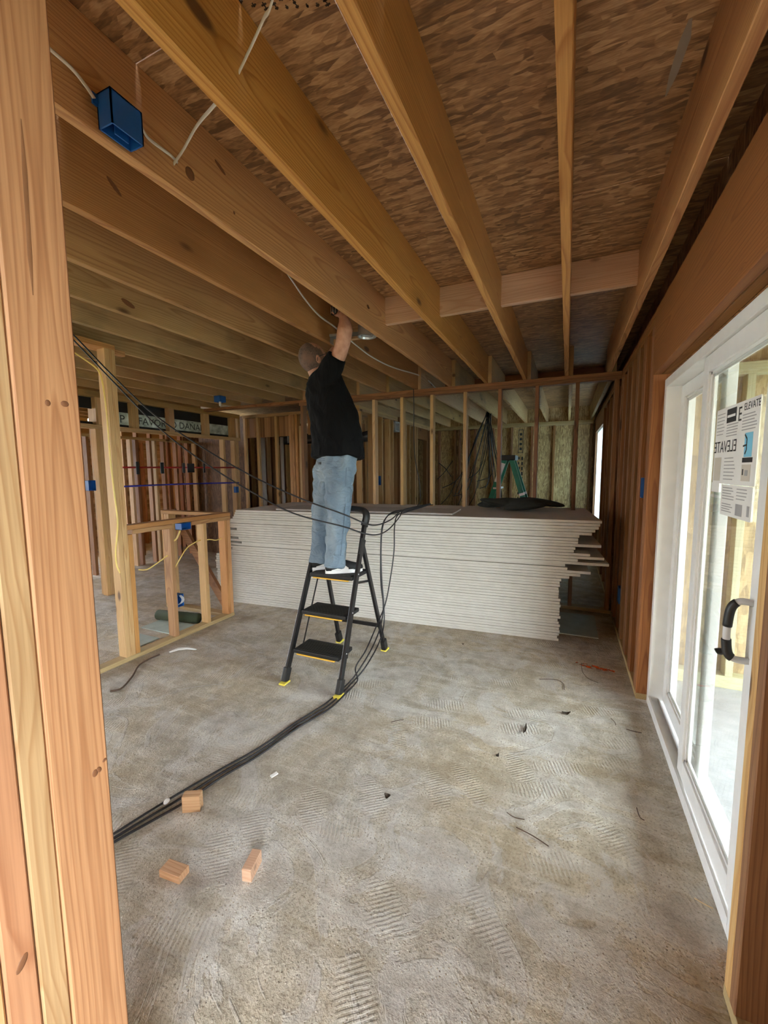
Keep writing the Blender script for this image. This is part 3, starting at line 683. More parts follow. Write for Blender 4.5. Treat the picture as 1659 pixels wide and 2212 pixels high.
# ------------------------------------------------------------------ black three-step ladder
ld = empty('step_ladder', 'black three-step ladder with yellow edged treads under the man', 'ladder')
def fr(x, z): return Vector((x, 2.245+0.435*z, z))      # front rail line
def rr_(x, z): return Vector((x, 3.02-0.335*z, z))      # rear leg line
for sx in (-1, 1):
    xb = -1.556+sx*0.219; xt = -1.556+sx*0.190
    MB().bar(fr(xb, 0.03), fr(xt, 1.12), 0.022, 0.042).build('front_rail', 'black', ld, bevel=0.003)
    MB().bar(rr_(xb-sx*0.004, 0.03), rr_(xt-sx*0.012, 0.96), 0.022, 0.034).build('rear_leg', 'black', ld, bevel=0.003)
    for fn, x in ((fr, xb), (rr_, xb-sx*0.004)):
        c = fn(x, 0.0)
        f = MB().bar(fn(x, 0.012), fn(x, 0.10), 0.036, 0.058).build('foot', 'black_plastic', ld, bevel=0.006)
        MB().box((c.x-0.024, c.y-0.034, 0.0), (c.x+0.024, c.y+0.038, 0.013)).build('foot_pad', 'yellow_pad', f, bevel=0.003)
    c = fr(xt+sx*0.012, 0.93); MB().bar(fr(xt+sx*0.012, 0.88), fr(xt+sx*0.012, 0.99), 0.006, 0.075).build('hinge_plate', 'black_plastic', ld, bevel=0.002)
    # thin folding rod behind the treads and spreader arm
    MB().bar(fr(xb-sx*0.03, 0.18)+Vector((0, 0.10, 0)), fr(xt-sx*0.02, 0.70)+Vector((0, 0.09, 0)), 0.006, 0.010).build('link_rod', 'black', ld)
    MB().bar(fr(xt-sx*0.012, 0.70)+Vector((0, 0.08, -0.03)), rr_(xt-sx*0.012, 0.64), 0.006, 0.018).build('spreader', 'black', ld)
    for z in (0.215, 0.465, 0.715):
        p = fr(xb+(xt-xb)*z/1.12 + sx*0.0115, z+0.035)
        MB().ball(p, 0.005, 8).build('rivet', 'aluminium', ld, smooth=True)
MB().bar((-1.76, 2.935, 0.24), (-1.35, 2.935, 0.24), 0.018, 0.030, (0, 1, 0)).build('rear_bar', 'black', ld, bevel=0.003)
for z, dep in ((0.235, 0.20), (0.485, 0.21), (0.738, 0.27)):
    yb = 2.245+0.435*z; hw = 0.188 - 0.012*z
    t = MB().box((-1.556-hw, yb-0.035, z-0.032), (-1.556+hw, yb-0.035+dep, z-0.004)).build('tread', 'black_plastic', ld, bevel=0.006)
    rb = MB()
    for k in range(11): rb.box((-1.556-hw+0.015, yb-0.025+k*(dep-0.03)/11, z-0.0045), (-1.556+hw-0.015, yb-0.025+k*(dep-0.03)/11+0.009, z-0.0005))
    rb.build('grip_ribs', 'black_plastic', t)
    MB().box((-1.556-hw+0.03, yb-0.040, z-0.040), (-1.556+hw-0.03, yb-0.022, z-0.031)).build('yellow_edge', 'yellow', t, bevel=0.002)
hp = [fr(-1.746, 1.08), fr(-1.75, 1.15), fr(-1.72, 1.19), fr(-1.64, 1.20), fr(-1.556, 1.20), fr(-1.472, 1.20), fr(-1.392, 1.19), fr(-1.362, 1.15), fr(-1.366, 1.08)]
MB().loft(curve_pts(hp, 5), (0.036, 0.022), 14, (0, 0, 1)).build('handle', 'black_plastic', ld, smooth=True)
settle(ld, (-1.556, 2.6, 0))


# ================================================================== helpers: point on the sight line of a photo pixel, at a chosen distance or plane
CAM = Vector((0, 0, CAMZ))
def ray(px, py): return _f + _r*((px-829.5)/FX) - _u*((py-1106)/FX)
def at(px, py, d): return CAM + ray(px, py)*d
def atX(px, py, X): d = ray(px, py); return CAM + d*(X/d.x)
def atY(px, py, Y): d = ray(px, py); return CAM + d*(Y/d.y)
def atZ(px, py, Z): d = ray(px, py); return CAM + d*((Z-CAMZ)/d.z)

# ------------------------------------------------------------------ the man
def skin():
    g = G('sunned_skin'); p = g.n('TexCoord', out=3)
    n = g.n('TexNoise', Vector=p, Scale=22.0, Detail=2.0)
    return g.bsdf(g.ramp(n, [(0.3, (0.42, 0.20, 0.125)), (0.7, (0.60, 0.33, 0.225))]), 0.5)
def denim():
    g = G('faded_denim'); p = g.n('TexCoord', out=3)
    n = g.n('TexNoise', Vector=g.vm('MULTIPLY', p, (7, 7, 2.5)), Scale=1.0, Detail=2.0)
    f = g.n('TexNoise', Vector=g.vm('MULTIPLY', p, (500, 500, 160)), Scale=1.0, Detail=1.0)
    w = g.n('TexNoise', Vector=g.vm('MULTIPLY', p, (14, 14, 24)), Scale=1.0, Detail=2.0, Distortion=1.2)
    c = g.ramp(n, [(0.30, (0.13, 0.185, 0.245)), (0.52, (0.20, 0.265, 0.325)), (0.72, (0.30, 0.365, 0.40))])
    c = g.mix(g.math('MULTIPLY', f, 0.25), c, (0.07, 0.11, 0.17))
    return g.bsdf(c, 0.85, bump=w, bstr=0.6, bdist=0.03)
def cotton():
    g = G('black_cotton'); p = g.n('TexCoord', out=3)
    w = g.n('TexNoise', Vector=g.vm('MULTIPLY', p, (11, 11, 5)), Scale=1.0, Detail=2.0, Distortion=1.0)
    return g.bsdf((0.0045, 0.0045, 0.005), 0.9, bump=w, bstr=0.7, bdist=0.04, Specular__IOR__Level=0.15)
def shorthair():
    g = G('cropped_grey_hair'); p = g.n('TexCoord', out=3)
    n = g.n('TexNoise', Vector=p, Scale=260.0, Detail=1.0); b = g.n('TexNoise', Vector=p, Scale=14.0, Detail=2.0)
    c = g.mix(g.maprange(b, 0.35, 0.65), g.ramp(n, [(0.35, (0.05, 0.035, 0.03)), (0.65, (0.20, 0.15, 0.125))]), (0.22, 0.13, 0.095))
    return g.bsdf(c, 0.8)
M['skin'] = skin(); M['denim'] = denim(); M['cotton'] = cotton(); M['hair'] = shorthair()
M['denim_dark'] = plain('denim_stitching', (0.10, 0.14, 0.19), 0.8)
M['shoe_black'] = plain('black_suede', (0.012, 0.012, 0.013), 0.7)
M['shoe_white'] = plain('white_rubber', (0.80, 0.79, 0.76), 0.5)
M['lens'] = glass('spectacle_lens')
Fd = Vector((0.5, 0.866, 0)); Ld = Vector((-0.866, 0.5, 0)); Zd = Vector((0, 0, 1))
TZ = 0.7385
body = MB()
RH, RK, RA = Vector((-1.547, 2.675, 1.50)), Vector((-1.540, 2.640, 1.165)), Vector((-1.548, 2.590, 0.83))
LH, LK, LA = Vector((-1.700, 2.760, 1.50)), Vector((-1.722, 2.725, 1.160)), Vector((-1.715, 2.650, 0.83))
torso = [at(728, 1005, 3.12), at(730, 975, 3.12), at(727, 925, 3.13), at(711, 868, 3.13), at(698, 832, 3.14), at(688, 812, 3.145)]
for H_, K_, A_ in ((RH, RK, RA), (LH, LK, LA)):
    body.loft([H_, H_*0.5+K_*0.5, K_, K_*0.6+A_*0.4, A_, A_-Zd*0.06], [0.072, 0.066, 0.054, 0.050, 0.034, 0.034], 14)
    body.loft([A_-Zd*0.05, A_-Zd*0.066+Fd*0.06], [0.026, 0.018], 10)
body.loft(torso, [(0.11, 0.155), (0.12, 0.155), (0.115, 0.16), (0.11, 0.175), (0.085, 0.17), (0.05, 0.09)], 18, Fd)
body.loft([RH*0.5+LH*0.5-Zd*0.08, RH*0.5+LH*0.5+Zd*0.02, torso[1]], [(0.06, 0.10), (0.10, 0.145), (0.11, 0.15)], 16, Fd)
# head
ta = math.radians(30)
Fh = Fd*math.cos(ta) + Zd*math.sin(ta); Uh = Zd*math.cos(ta) - Fd*math.sin(ta)
HR = Matrix((Fh, Ld, Uh)).transposed()
HC = at(675, 773, 3.12)
body.ball(HC, (0.107, 0.082, 0.110), 22, HR)
body.ball(HC + Fh*0.048 - Uh*0.055, (0.062, 0.062, 0.078), 18, HR)          # face
body.ball(HC + Fh*0.068 - Uh*0.115, (0.034, 0.040, 0.026), 12, HR)         # chin
body.loft([HC+Fh*0.100-Uh*0.015, HC+Fh*0.122-Uh*0.045, HC+Fh*0.105-Uh*0.055], [0.010, 0.016, 0.012], 8)   # nose
body.loft([HC+Fh*0.104-Uh*0.082+Ld*0.024, HC+Fh*0.112-Uh*0.082, HC+Fh*0.104-Uh*0.082-Ld*0.024], [0.005, 0.009, 0.005], 8)  # mouth
for s in (-1, 1):
    body.ball(HC + Ld*(s*0.079) - Uh*0.022 - Fh*0.008, (0.021, 0.010, 0.033), 12, HR @ Matrix.Rotation(s*0.3, 3, 'Z'))   # ears
    body.ball(HC + Fh*0.094 + Ld*(s*0.031) - Uh*0.012, (0.012, 0.018, 0.008), 10, HR)   # brow
body.loft([HC - Uh*0.06 - Fh*0.022, HC - Uh*0.13 - Fh*0.035, torso[5] + Zd*0.01], [0.060, 0.058, 0.066], 16)
# right arm, raised
arm = [at(706, 824, 3.04), at(722, 790, 2.98), at(735, 761, 2.93), at(742, 735, 2.89), at(745, 713, 2.87), at(745, 696, 2.865), at(743, 684, 2.86)]
body.loft(arm, [0.060, 0.056, 0.052, 0.053, 0.055, 0.043, 0.034], 14)
# left arm, raised behind the head
larm = [at(684, 828, 3.24), at(694, 803, 3.25), at(722, 765, 3.24), at(744, 738, 3.14), at(746, 710, 3.06), at(741, 688, 2.99)]
body.loft(larm, [0.058, 0.055, 0.050, 0.048, 0.045, 0.033], 14)
DEV = at(723, 671, 2.88)
def hand(wrist, palm, target, side):
    body.loft([wrist, wrist*0.4+palm*0.6, palm], [(0.034, 0.026), (0.042, 0.022), (0.043, 0.018)], 12, side)
    d = (target-palm).normalized(); nrm = d.cross(side).normalized()
    for i, ln in enumerate((0.066, 0.075, 0.070, 0.055)):
        b = palm + side*(0.031-0.0205*i) + d*0.002
        k1 = b + d*ln*0.45 + nrm*0.010; k2 = b + d*ln*0.80 - nrm*0.004; k3 = b + d*ln*0.95 - nrm*0.022
        body.loft([b, k1, k2, k3], [0.0095, 0.0092, 0.0085, 0.0070], 8)
    t0 = wrist*0.35+palm*0.65 + side*0.036
    body.loft([t0, t0 + side*0.018 + d*0.022, t0 + side*0.014 + d*0.048 - nrm*0.012], [0.0125, 0.011, 0.008], 8)
hand(arm[-1], at(738, 674, 2.86), DEV, Zd*0.8 + Vector((0.4, 0.4, 0)))
hand(larm[-1], at(735, 675, 2.95), DEV, Zd*0.8 - Vector((0.3, 0.3, 0)))
man = remesh(body.build('person', 'skin'), 0.0065, 3)
tag(man, 'man in black t-shirt and jeans standing on the step ladder reaching up', 'person')
# shirt
sh = MB()
sh.loft([at(731, 991, 3.13), at(731, 975, 3.13), at(728, 940, 3.13), at(721, 900, 3.13), at(709, 865, 3.135), at(699, 838, 3.14), at(690, 820, 3.145), at(682, 810, 3.15)],
        [(0.205, 0.205), (0.20, 0.205), (0.19, 0.20), (0.175, 0.195), (0.160, 0.195), (0.14, 0.19), (0.105, 0.15), (0.068, 0.078)], 26, Fd)
sh.loft([at(690, 846, 3.09), at(704, 819, 3.03), at(717, 793, 2.985), at(729, 770, 2.945)], [0.105, 0.092, 0.078, 0.072], 18)
sh.loft([at(686, 846, 3.20), at(688, 824, 3.25), at(704, 798, 3.26), at(716, 780, 3.25)], [0.092, 0.084, 0.074, 0.070], 18)
shirt = remesh(sh.build('t_shirt', 'cotton', man), 0.009, 5, 0.022, 0.09)
# jeans
jn = MB()
jn.loft([torso[0]*0.6+torso[1]*0.4 + Zd*0.04, torso[0], RH*0.5+LH*0.5 - Zd*0.02, RH*0.5+LH*0.5-Zd*0.09], [(0.128, 0.172), (0.142, 0.182), (0.142, 0.185), (0.10, 0.15)], 24, Fd)
for s, H_, K_, A_ in ((1, RH, RK, RA), (-1, LH, LK, LA)):
    pts = [H_-Zd*0.0, H_*0.55+K_*0.45, K_, K_*0.5+A_*0.5, A_+Zd*0.01, A_-Zd*0.045-Fd*0.008]
    jn.loft(pts, [(0.118, 0.098), (0.104, 0.093), (0.088, 0.083), (0.082, 0.077), (0.078, 0.074), (0.082, 0.076)], 20, Fd)
    for q in range(3): jn.loft([A_ + Zd*(0.03+0.045*q) + Ld*0.07, A_ + Zd*(0.015+0.045*q) + Fd*0.088, A_ + Zd*(0.035+0.045*q) - Ld*0.07], 0.012, 8)
jeans = remesh(jn.build('jeans', 'denim', man), 0.0085, 5, 0.036, 0.075)
Rd = -Ld
pc = RH*0.5+LH*0.5 - Fd*0.145 - Ld*0.075 + Zd*0.0
pk = MB()
for dz in (0.075, 0.062): pk.bar(pc + Zd*dz - Ld*0.06, pc + Zd*dz + Ld*0.06, 0.004, 0.003, (0, 0, 1))
sid = RH + Rd*0.098
pk.loft(curve_pts([RH+Rd*0.103+Zd*0.03, RH*0.55+RK*0.45+Rd*0.095, RK+Rd*0.087, RA+Rd*0.083+Zd*0.05], 6), 0.0022, 6)
pk.build('seam', 'denim_dark', jeans)
MB().box((-0.014, -0.004, -0.009), (0.014, 0.004, 0.009)).build('pocket_tab', 'shoe_black', jeans).matrix_world = Matrix.Translation(pc + Zd*0.045 - Fd*0.006) @ Matrix((Ld, Fd, Zd)).transposed().to_4x4()
# hair: cropped cap on the back and sides of the skull
hb = MB().ball((0, 0, 0), (0.1095, 0.0845, 0.1125), 36)
keep = [f for f in hb.f if all((hb.v[i][0] < 0.040 - 0.25*hb.v[i][2] or abs(hb.v[i][1]) > 0.066) and hb.v[i][0] < 0.055 and hb.v[i][2] > -0.075 + 0.25*hb.v[i][0] for i in f)]
hb.f = keep; hb.v = [HC + HR @ Vector(v) for v in hb.v]
ho = hb.build('hair', 'hair', man, smooth=True)
# glasses
gl = MB()
for s in (-1, 1):
    c = HC + Fh*0.112 + Ld*(s*0.032) - Uh*0.024
    ring = [c + Ld*(0.026*math.cos(t)) + Uh*(0.017*math.sin(t)) for t in [2*PI*k/16 for k in range(17)]]
    gl.loft(ring, 0.0018, 6, Fh, cap=False)
    gl.loft(curve_pts([HC+Fh*0.108+Ld*(s*0.060)-Uh*0.020, HC+Fh*0.06+Ld*(s*0.078)-Uh*0.014, HC-Fh*0.005+Ld*(s*0.086)-Uh*0.012, HC-Fh*0.022+Ld*(s*0.084)-Uh*0.035], 4), 0.0026, 6)
gl.loft([HC+Fh*0.114+Ld*0.008-Uh*0.020, HC+Fh*0.118-Uh*0.017, HC+Fh*0.114-Ld*0.008-Uh*0.020], 0.0018, 6)
go = gl.build('glasses', 'black', man, smooth=True)
for s in (-1, 1): MB().ball(HC + Fh*0.112 + Ld*(s*0.032) - Uh*0.024, (0.0015, 0.025, 0.016), 12, HR).build('lens', 'lens', go, smooth=True)
# shoes
def shoe(heel, az, left):
    f = Vector((math.cos(az), math.sin(az), 0)); l = Vector((-f.y, f.x, 0)); root = None
    def W(x, y, z): return heel + f*x + l*y + Zd*z
    n = 28; out = []
    for k in range(n):
        t = 2*PI*k/n; x = 0.142 + 0.142*math.cos(t); y = math.sin(t)*(0.036 + 0.016*max(0, math.cos(t)+0.25) - 0.004*(math.cos(t) > 0.9))
        out.append((x, y))
    up = MB(); rings = []
    prof = [(0.004, 0.028, 0.070), (0.03, 0.034, 0.078), (0.08, 0.036, 0.080), (0.12, 0.038, 0.078), (0.16, 0.042, 0.066), (0.20, 0.045, 0.052), (0.24, 0.044, 0.040), (0.27, 0.034, 0.030), (0.282, 0.018, 0.022)]
    vs = []; m = 12
    for x, w, h in prof:
        for k in range(m+1):
            t = PI*k/m; vs.append(W(x, w*math.cos(t), 0.024 + h*math.sin(t)**0.8))
    fs = [(i*(m+1)+k, (i+1)*(m+1)+k, (i+1)*(m+1)+k+1, i*(m+1)+k+1) for i in range(len(prof)-1) for k in range(m)]
    fs += [tuple(range(m+1)), tuple(reversed([(len(prof)-1)*(m+1)+k for k in range(m+1)]))]
    fs += [((i+1)*(m+1), i*(m+1), i*(m+1)+m, (i+1)*(m+1)+m) for i in range(len(prof)-1)]
    u = MB().add(vs, fs).build('shoe', 'shoe_black', man, smooth=True)
    sl = MB(); vs = [W(x, y*1.04, 0.0) for x, y in out] + [W(x, y*1.06, 0.028) for x, y in out]
    sl.add(vs, [(k, (k+1) % n, n+(k+1) % n, n+k) for k in range(n)] + [tuple(reversed(range(n))), tuple(range(n, 2*n))])
    sl.build('sole', 'shoe_white', u, smooth=False)
    for s in (-1, 1):
        st = MB(); pts = []
        for x, z0, z1 in ((0.04, 0.027, 0.030), (0.07, 0.027, 0.035), (0.10, 0.027, 0.044), (0.125, 0.027, 0.054), (0.145, 0.027, 0.055), (0.165, 0.027, 0.040)):
            w = 0.040 if x < 0.12 else 0.045
            pts.append((W(x, s*(w+0.004), z0), W(x, s*(w-0.001 - max(0, z1-0.05)*0.55 + 0.003), z1)))
        vs = [p for pr in pts for p in pr]; fs = [(2*i, 2*i+2, 2*i+3, 2*i+1) for i in range(len(pts)-1)]
        vs2 = [v - l*(s*0.006) for v in vs]; k = len(vs)
        st.add(vs + vs2, fs + [tuple(reversed([a+k for a in f])) for f in fs])
        st.build('side_stripe', 'shoe_white', u)
    return u
shoe(Vector((-1.602, 2.538, TZ)), math.radians(42), False)
shoe(Vector((-1.768, 2.580, TZ)), math.radians(54), True)
# tool in his hand
tl = empty('ribbed_tool', 'small black ribbed tool in the raised hands of the man', 'tool')
ax = Vector((0.15, -0.2, 1)).normalized()
MB().loft([DEV-ax*0.030, DEV+ax*0.028], 0.026, 18).build('body', 'black_plastic', tl, smooth=True)
for k in range(8):
    t = 2*PI*k/8; a = Vector((math.cos(t), math.sin(t), 0))
    MB().bar(DEV+a*0.0262-ax*0.022, DEV+a*0.0262+ax*0.02, 0.004, 0.003).build('rib', 'aluminium', tl)
settle(tl, DEV-ax*0.03)

mk = MB(); rs = random.Random(5)
for row in range(3):
    for k in range(9):
        p = atZ(520+k*22+row*6, 4+row*9-k*1.5, SUB-0.0006); L = rs.uniform(0.006, 0.016)
        if rs.random() < 0.8: mk.box((p.x-L/2, p.y-0.002, SUB-0.0012), (p.x+L/2, p.y+0.002, SUB+0.0005)); mk.box((p.x-0.0015, p.y-0.006, SUB-0.0012), (p.x+0.0015, p.y+0.004, SUB+0.0005))
mk.build('panel_stamp', plain('brown_stamp_ink', (0.045, 0.025, 0.015), 0.8), ceiling)
MB().loft([atZ(1492, 40, SUB-0.0005), atZ(1480, 85, SUB-0.0005), atZ(1455, 160, SUB-0.0005), atZ(1438, 208, SUB-0.0005)], [(0.0006, 0.004), (0.0006, 0.014), (0.0006, 0.012), (0.0006, 0.002)], 8, (0, 0, 1)).build('chalk_smear', plain('grey_chalk', (0.30, 0.235, 0.175), 0.9), ceiling)
# ------------------------------------------------------------------ recessed light can and hanger in the joist bay
cn = empty('recessed_light_can', 'galvanised recessed light can beside the raised arm', 'light fixture')
cc_ = Vector((-1.338, 2.74, 2.458)); n = 24
ca = MB(); prof = [(0.054, 0.060), (0.062, 0.055), (0.062, -0.012), (0.067, -0.016), (0.067, -0.020), (0.056, -0.020), (0.046, 0.0), (0.040, 0.045)]
vs = [cc_ + Vector((r*math.cos(2*PI*k/n), r*math.sin(2*PI*k/n), z)) for r, z in prof for k in range(n)]
fs = [(i*n+k, i*n+(k+1) % n, (i+1)*n+(k+1) % n, (i+1)*n+k) for i in range(len(prof)-1) for k in range(n)]
fs += [tuple(range(n)), tuple(reversed([(len(prof)-1)*n+k for k in range(n)]))]
ca.add(vs, fs).build('can', 'steel', cn, smooth=False)
sp = MB().loft([cc_ + Vector((0.040*math.cos(t), 0.040*math.sin(t), -0.014+0.002*t)) for t in [0.5*k for k in range(26)]], 0.003, 6); sp.build('spring_coil', 'steel', cn, smooth=True)
MB().bar((-1.628, cc_.y-0.03, cc_.z+0.02), (cc_.x-0.05, cc_.y-0.005, cc_.z+0.012), 0.018, 0.006, (0, 0, 1)).build('hanger_bar', 'steel', cn)
MB().bar((-1.628, cc_.y+0.03, cc_.z+0.02), (cc_.x-0.05, cc_.y+0.015, cc_.z+0.012), 0.018, 0.006, (0, 0, 1)).build('hanger_bar', 'steel', cn)
MB().box((-1.6295, cc_.y-0.022, cc_.z-0.035), (-1.6255, cc_.y+0.022, cc_.z+0.030)).build('end_plate', 'steel', cn)
MB().bar((cc_.x+0.05, cc_.y, cc_.z+0.012), (-1.263, cc_.y+0.02, cc_.z+0.012), 0.018, 0.006, (0, 0, 1)).build('hanger_bar', 'steel', cn)
settle(cn, cc_)

# ------------------------------------------------------------------ electrical boxes
def openbox(name, a, b, opening, label, mat='blue', t=0.004):
    """five sided plastic device box, open on one side ('-z', '+x', '-y' ...)"""
    root = empty(name, label, 'electrical box'); (x0, y0, z0), (x1, y1, z1) = a, b
    sides = {'-x': ((x0, y0, z0), (x0+t, y1, z1)), '+x': ((x1-t, y0, z0), (x1, y1, z1)), '-y': ((x0, y0, z0), (x1, y0+t, z1)), '+y': ((x0, y1-t, z0), (x1, y1, z1)),
             '-z': ((x0, y0, z0), (x1, y1, z0+t)), '+z': ((x0, y0, z1-t), (x1, y1, z1))}
    m = MB()
    for k, v in sides.items():
        if k != opening: m.box(*v)
    m.build('shell', mat, root); return root
b = openbox('ceiling_box', (-1.2235, 0.822, 2.440), (-1.166, 0.915, 2.530), '-z', 'large blue ceiling box nailed to the joist near the camera')
MB().box((-1.2235, 0.807, 2.495), (-1.218, 0.821, 2.525)).build('nail_tab', 'blue', b); MB().box((-1.2235, 0.916, 2.455), (-1.218, 0.93, 2.47)).build('nail_tab', 'blue', b)
MB().box((-1.20, 0.850, 2.44), (-1.196, 0.89, 2.49)).build('wire_clamp', 'blue', b); settle(b, (-1.22, 0.87, 2.437))
p = atZ(475, 862, 2.40); b = openbox('ceiling_box', (p.x-0.05, p.y-0.05, TOP-0.075), (p.x+0.05, p.y+0.05, TOP-0.0005), '-z', 'round-cornered blue ceiling box under the far left joists'); MB().bar((p.x, p.y, TOP-0.12), (p.x, p.y, TOP-0.07), 0.02, 0.02).build('cable_stub', 'white_cable', b); settle(b, (p.x, p.y, TOP-0.07))
b = openbox('switch_box', (WX-0.012, 3.107, 1.30), (WX+0.06, 3.16, 1.43), '-x', 'blue switch box on the stud wall beside the glass door'); settle(b, (WX, 3.13, 1.3))
b = openbox('outlet_box', (WX-0.010, 4.00, 0.32), (WX+0.06, 4.10, 0.46), '-x', 'blue outlet box low on the right stud wall'); settle(b, (WX, 4.05, 0.32))
b = openbox('outlet_box', (KX-0.075, 2.585, 0.975), (KX+0.006, 2.685, 1.035), '+x', 'blue outlet box in the knee wall top plate'); settle(b, (KX-0.03, 2.63, 0.975))
b = openbox('outlet_box', (KX-0.075, 2.509, 0.29), (KX-0.005, 2.575, 0.40), '+x', 'low blue outlet box in the knee wall with white wires')
for q in range(3): cable('wire', [(KX-0.04, 2.53+0.012*q, 0.30), (KX+0.004, 2.535+0.012*q, 0.33), (KX+0.008, 2.545+0.01*q, 0.36), (KX-0.03, 2.55+0.008*q, 0.385)], 0.003, 'white_cable', b, 6, 5)
settle(b, (KX-0.03, 2.54, 0.29))
p = atX(820, 1030, HX); b = openbox('outlet_box', (HX-0.06, p.y-0.11, 1.25), (HX+0.01, p.y+0.03, 1.40), '+x', 'dark blue outlet box on the hall stud wall'); settle(b, (HX, p.y, 1.25))
p = atX(196, 1046, TX); b = openbox('outlet_box', (TX-0.07, p.y-0.03, 1.28), (TX+0.01, p.y+0.05, 1.40), '+x', 'small dark box on the far left stud wall'); settle(b, (TX, p.y, 1.28))
p = atX(508, 1064, TX); b = openbox('outlet_box', (TX+0.001, p.y-0.03, 1.14), (TX+0.05, p.y+0.03, 1.24), '+x', 'blue box low on the post beside the dark doorway'); settle(b, (TX, p.y, 1.14))
b = openbox('vent_housing', (HX-0.08, 6.762, 2.17), (HX+0.03, 6.97, 2.345), '+x', 'grey square vent housing high on the hall stud wall', 'pvc', 0.02); settle(b, (HX, 6.87, 2.17))

# ------------------------------------------------------------------ cables
def cab(name, label, pts, r, mat, group=None, n=8, seg=8, hint=(0, 0, 1)):
    o = cable(name, pts, r, mat, None, n, seg, hint); tag(o, label, 'cable', group); return o
XC = jx(3)+0.038+0.004; XB = jx(2)+0.038+0.004
cab('power_cable', 'white cable entering the blue ceiling box from the left', [atX(60, 60, XC), atX(107, 105, XC), atX(155, 148, XC+0.01), atX(185, 185, XC+0.012), atX(203, 212, XC+0.02)], (0.0022, 0.006), 'white_cable', hint=(1, 0, 0))
cab('power_cable', 'white cable running from the blue ceiling box to the joist hole', [atX(288, 250, XC+0.02), atX(305, 272, XC+0.012), atX(318, 296, XC), atX(345, 318, XC+0.004), atX(368, 335, XC+0.004), atX(383, 350, XC-0.004)], (0.0022, 0.006), 'white_cable', hint=(1, 0, 0))
p0 = Vector((XC-0.012, 1.078, 2.512)); p1 = Vector((jx(2)-0.01, 0.985, 2.585))
cab('power_cable', 'white cable hanging between the first two near joists', [p0, atX(395, 325, XC+0.06), atX(425, 272, XC+0.17), atX(462, 228, jx(2)-0.06), atX(480, 205, jx(2)+0.01)], (0.0022, 0.007), 'white_cable', hint=(0, 1, 0))
cab('power_cable', 'white cable rising from the joist hole towards the subfloor at top', [atX(514, 160, XB-0.012), atX(520, 148, XB+0.006), atX(545, 95, XB+0.07), atX(570, 40, XB+0.14), atX(590, -5, XB+0.20), Vector((jx(1)-0.07, 0.80, 2.655)), Vector((jx(1)+0.004, 0.77, 2.68))], (0.0022, 0.007), 'white_cable', hint=(0, 1, 0))
cab('power_cable', 'white cable running past the raised arm along the joist bay', [atX(600, 560, -1.40), atX(625, 597, -1.42), atX(660, 648, -1.50), atX(690, 682, -1.58), atX(725, 708, -1.615), atX(765, 742, -1.62), atX(805, 772, -1.62), atX(850, 794, -1.622), atX(903, 810, -1.622), atX(925, 822, -1.60), atX(945, 842, -1.55), atX(960, 852, -1.5)], (0.0025, 0.007), 'white_cable', hint=(1, 0, 0))
YX = KX-0.089
cab('power_cable', 'yellow cable running down the tall stud into the knee wall', [atY(150, 755, 1.85), atY(185, 778, 1.95), atY(212, 800, 2.005), atY(222, 830, 2.012), atY(231, 900, 2.012), atY(237, 980, 2.012), atY(246, 1060, 2.010), atY(254, 1130, 2.005), atY(250, 1190, 2.0), atY(252, 1220, 2.005), atY(260, 1238, 2.022)], (0.0025, 0.006), 'yellow_cable', hint=(1, 0, 0))
cab('power_cable', 'short yellow cable between tall post and second knee wall stud', [(KX-0.05, 2.20, 0.70), (KX-0.03, 2.26, 0.69), (KX-0.04, 2.36, 0.72), (KX-0.045, 2.47, 0.765)], 0.005, 'yellow_cable')
cab('power_cable', 'yellow cable looping from the knee wall box to the next stud', [(KX-0.05, 2.509, 0.60), (KX-0.03, 2.56, 0.69), (KX-0.04, 2.66, 0.79), (KX-0.04, 2.75, 0.83), (KX-0.045, 2.83, 0.845)], 0.005, 'yellow_cable')
cab('power_cable', 'yellow cable at the corner end of the knee wall', [(KX-0.045, 2.868, 0.835), (KX-0.03, 2.93, 0.835), (KX-0.04, 3.01, 0.815), (KX-0.045, 3.092, 0.82)], 0.005, 'yellow_cable')
cab('power_cable', 'yellow cable stub below the blue box in the top plate', [(KX-0.03, 2.60, 0.985), (KX-0.01, 2.57, 0.95), (KX-0.02, 2.545, 0.90), (KX-0.04, 2.512, 0.88)], (0.003, 0.008), 'yellow_cable')
# long black cables draped across the room
TOPZ = ZS+0.016
edge = at(868, 1103, 3.62)
cab('black_cable', 'upper long black cable sagging across the room in front of the man', [at(120, 690, 2.75), at(160, 725, 2.78), at(240, 808, 2.82), at(330, 893, 2.84), at(430, 962, 2.84), at(540, 1026, 2.84), at(650, 1077, 2.84), at(740, 1110, 2.85), at(790, 1131, 2.90), at(815, 1134, 3.05), at(845, 1122, 3.35), at(866, 1104, 3.66), at(890, 1096, 3.95), at(930, 1088, 4.30)], 0.0052, 'black_cable')
cab('black_cable', 'lower long black cable sagging across the legs of the man', [at(120, 700, 2.72), at(160, 736, 2.74), at(250, 830, 2.78), at(350, 930, 2.80), at(450, 1005, 2.80), at(560, 1072, 2.80), at(640, 1111, 2.80), at(740, 1137, 2.82), at(785, 1152, 2.86), at(815, 1155, 2.98), at(840, 1143, 3.25), at(862, 1118, 3.55), at(872, 1102, 3.68), at(900, 1095, 3.95), at(935, 1090, 4.25)], 0.0052, 'black_cable')
F0 = 0.006
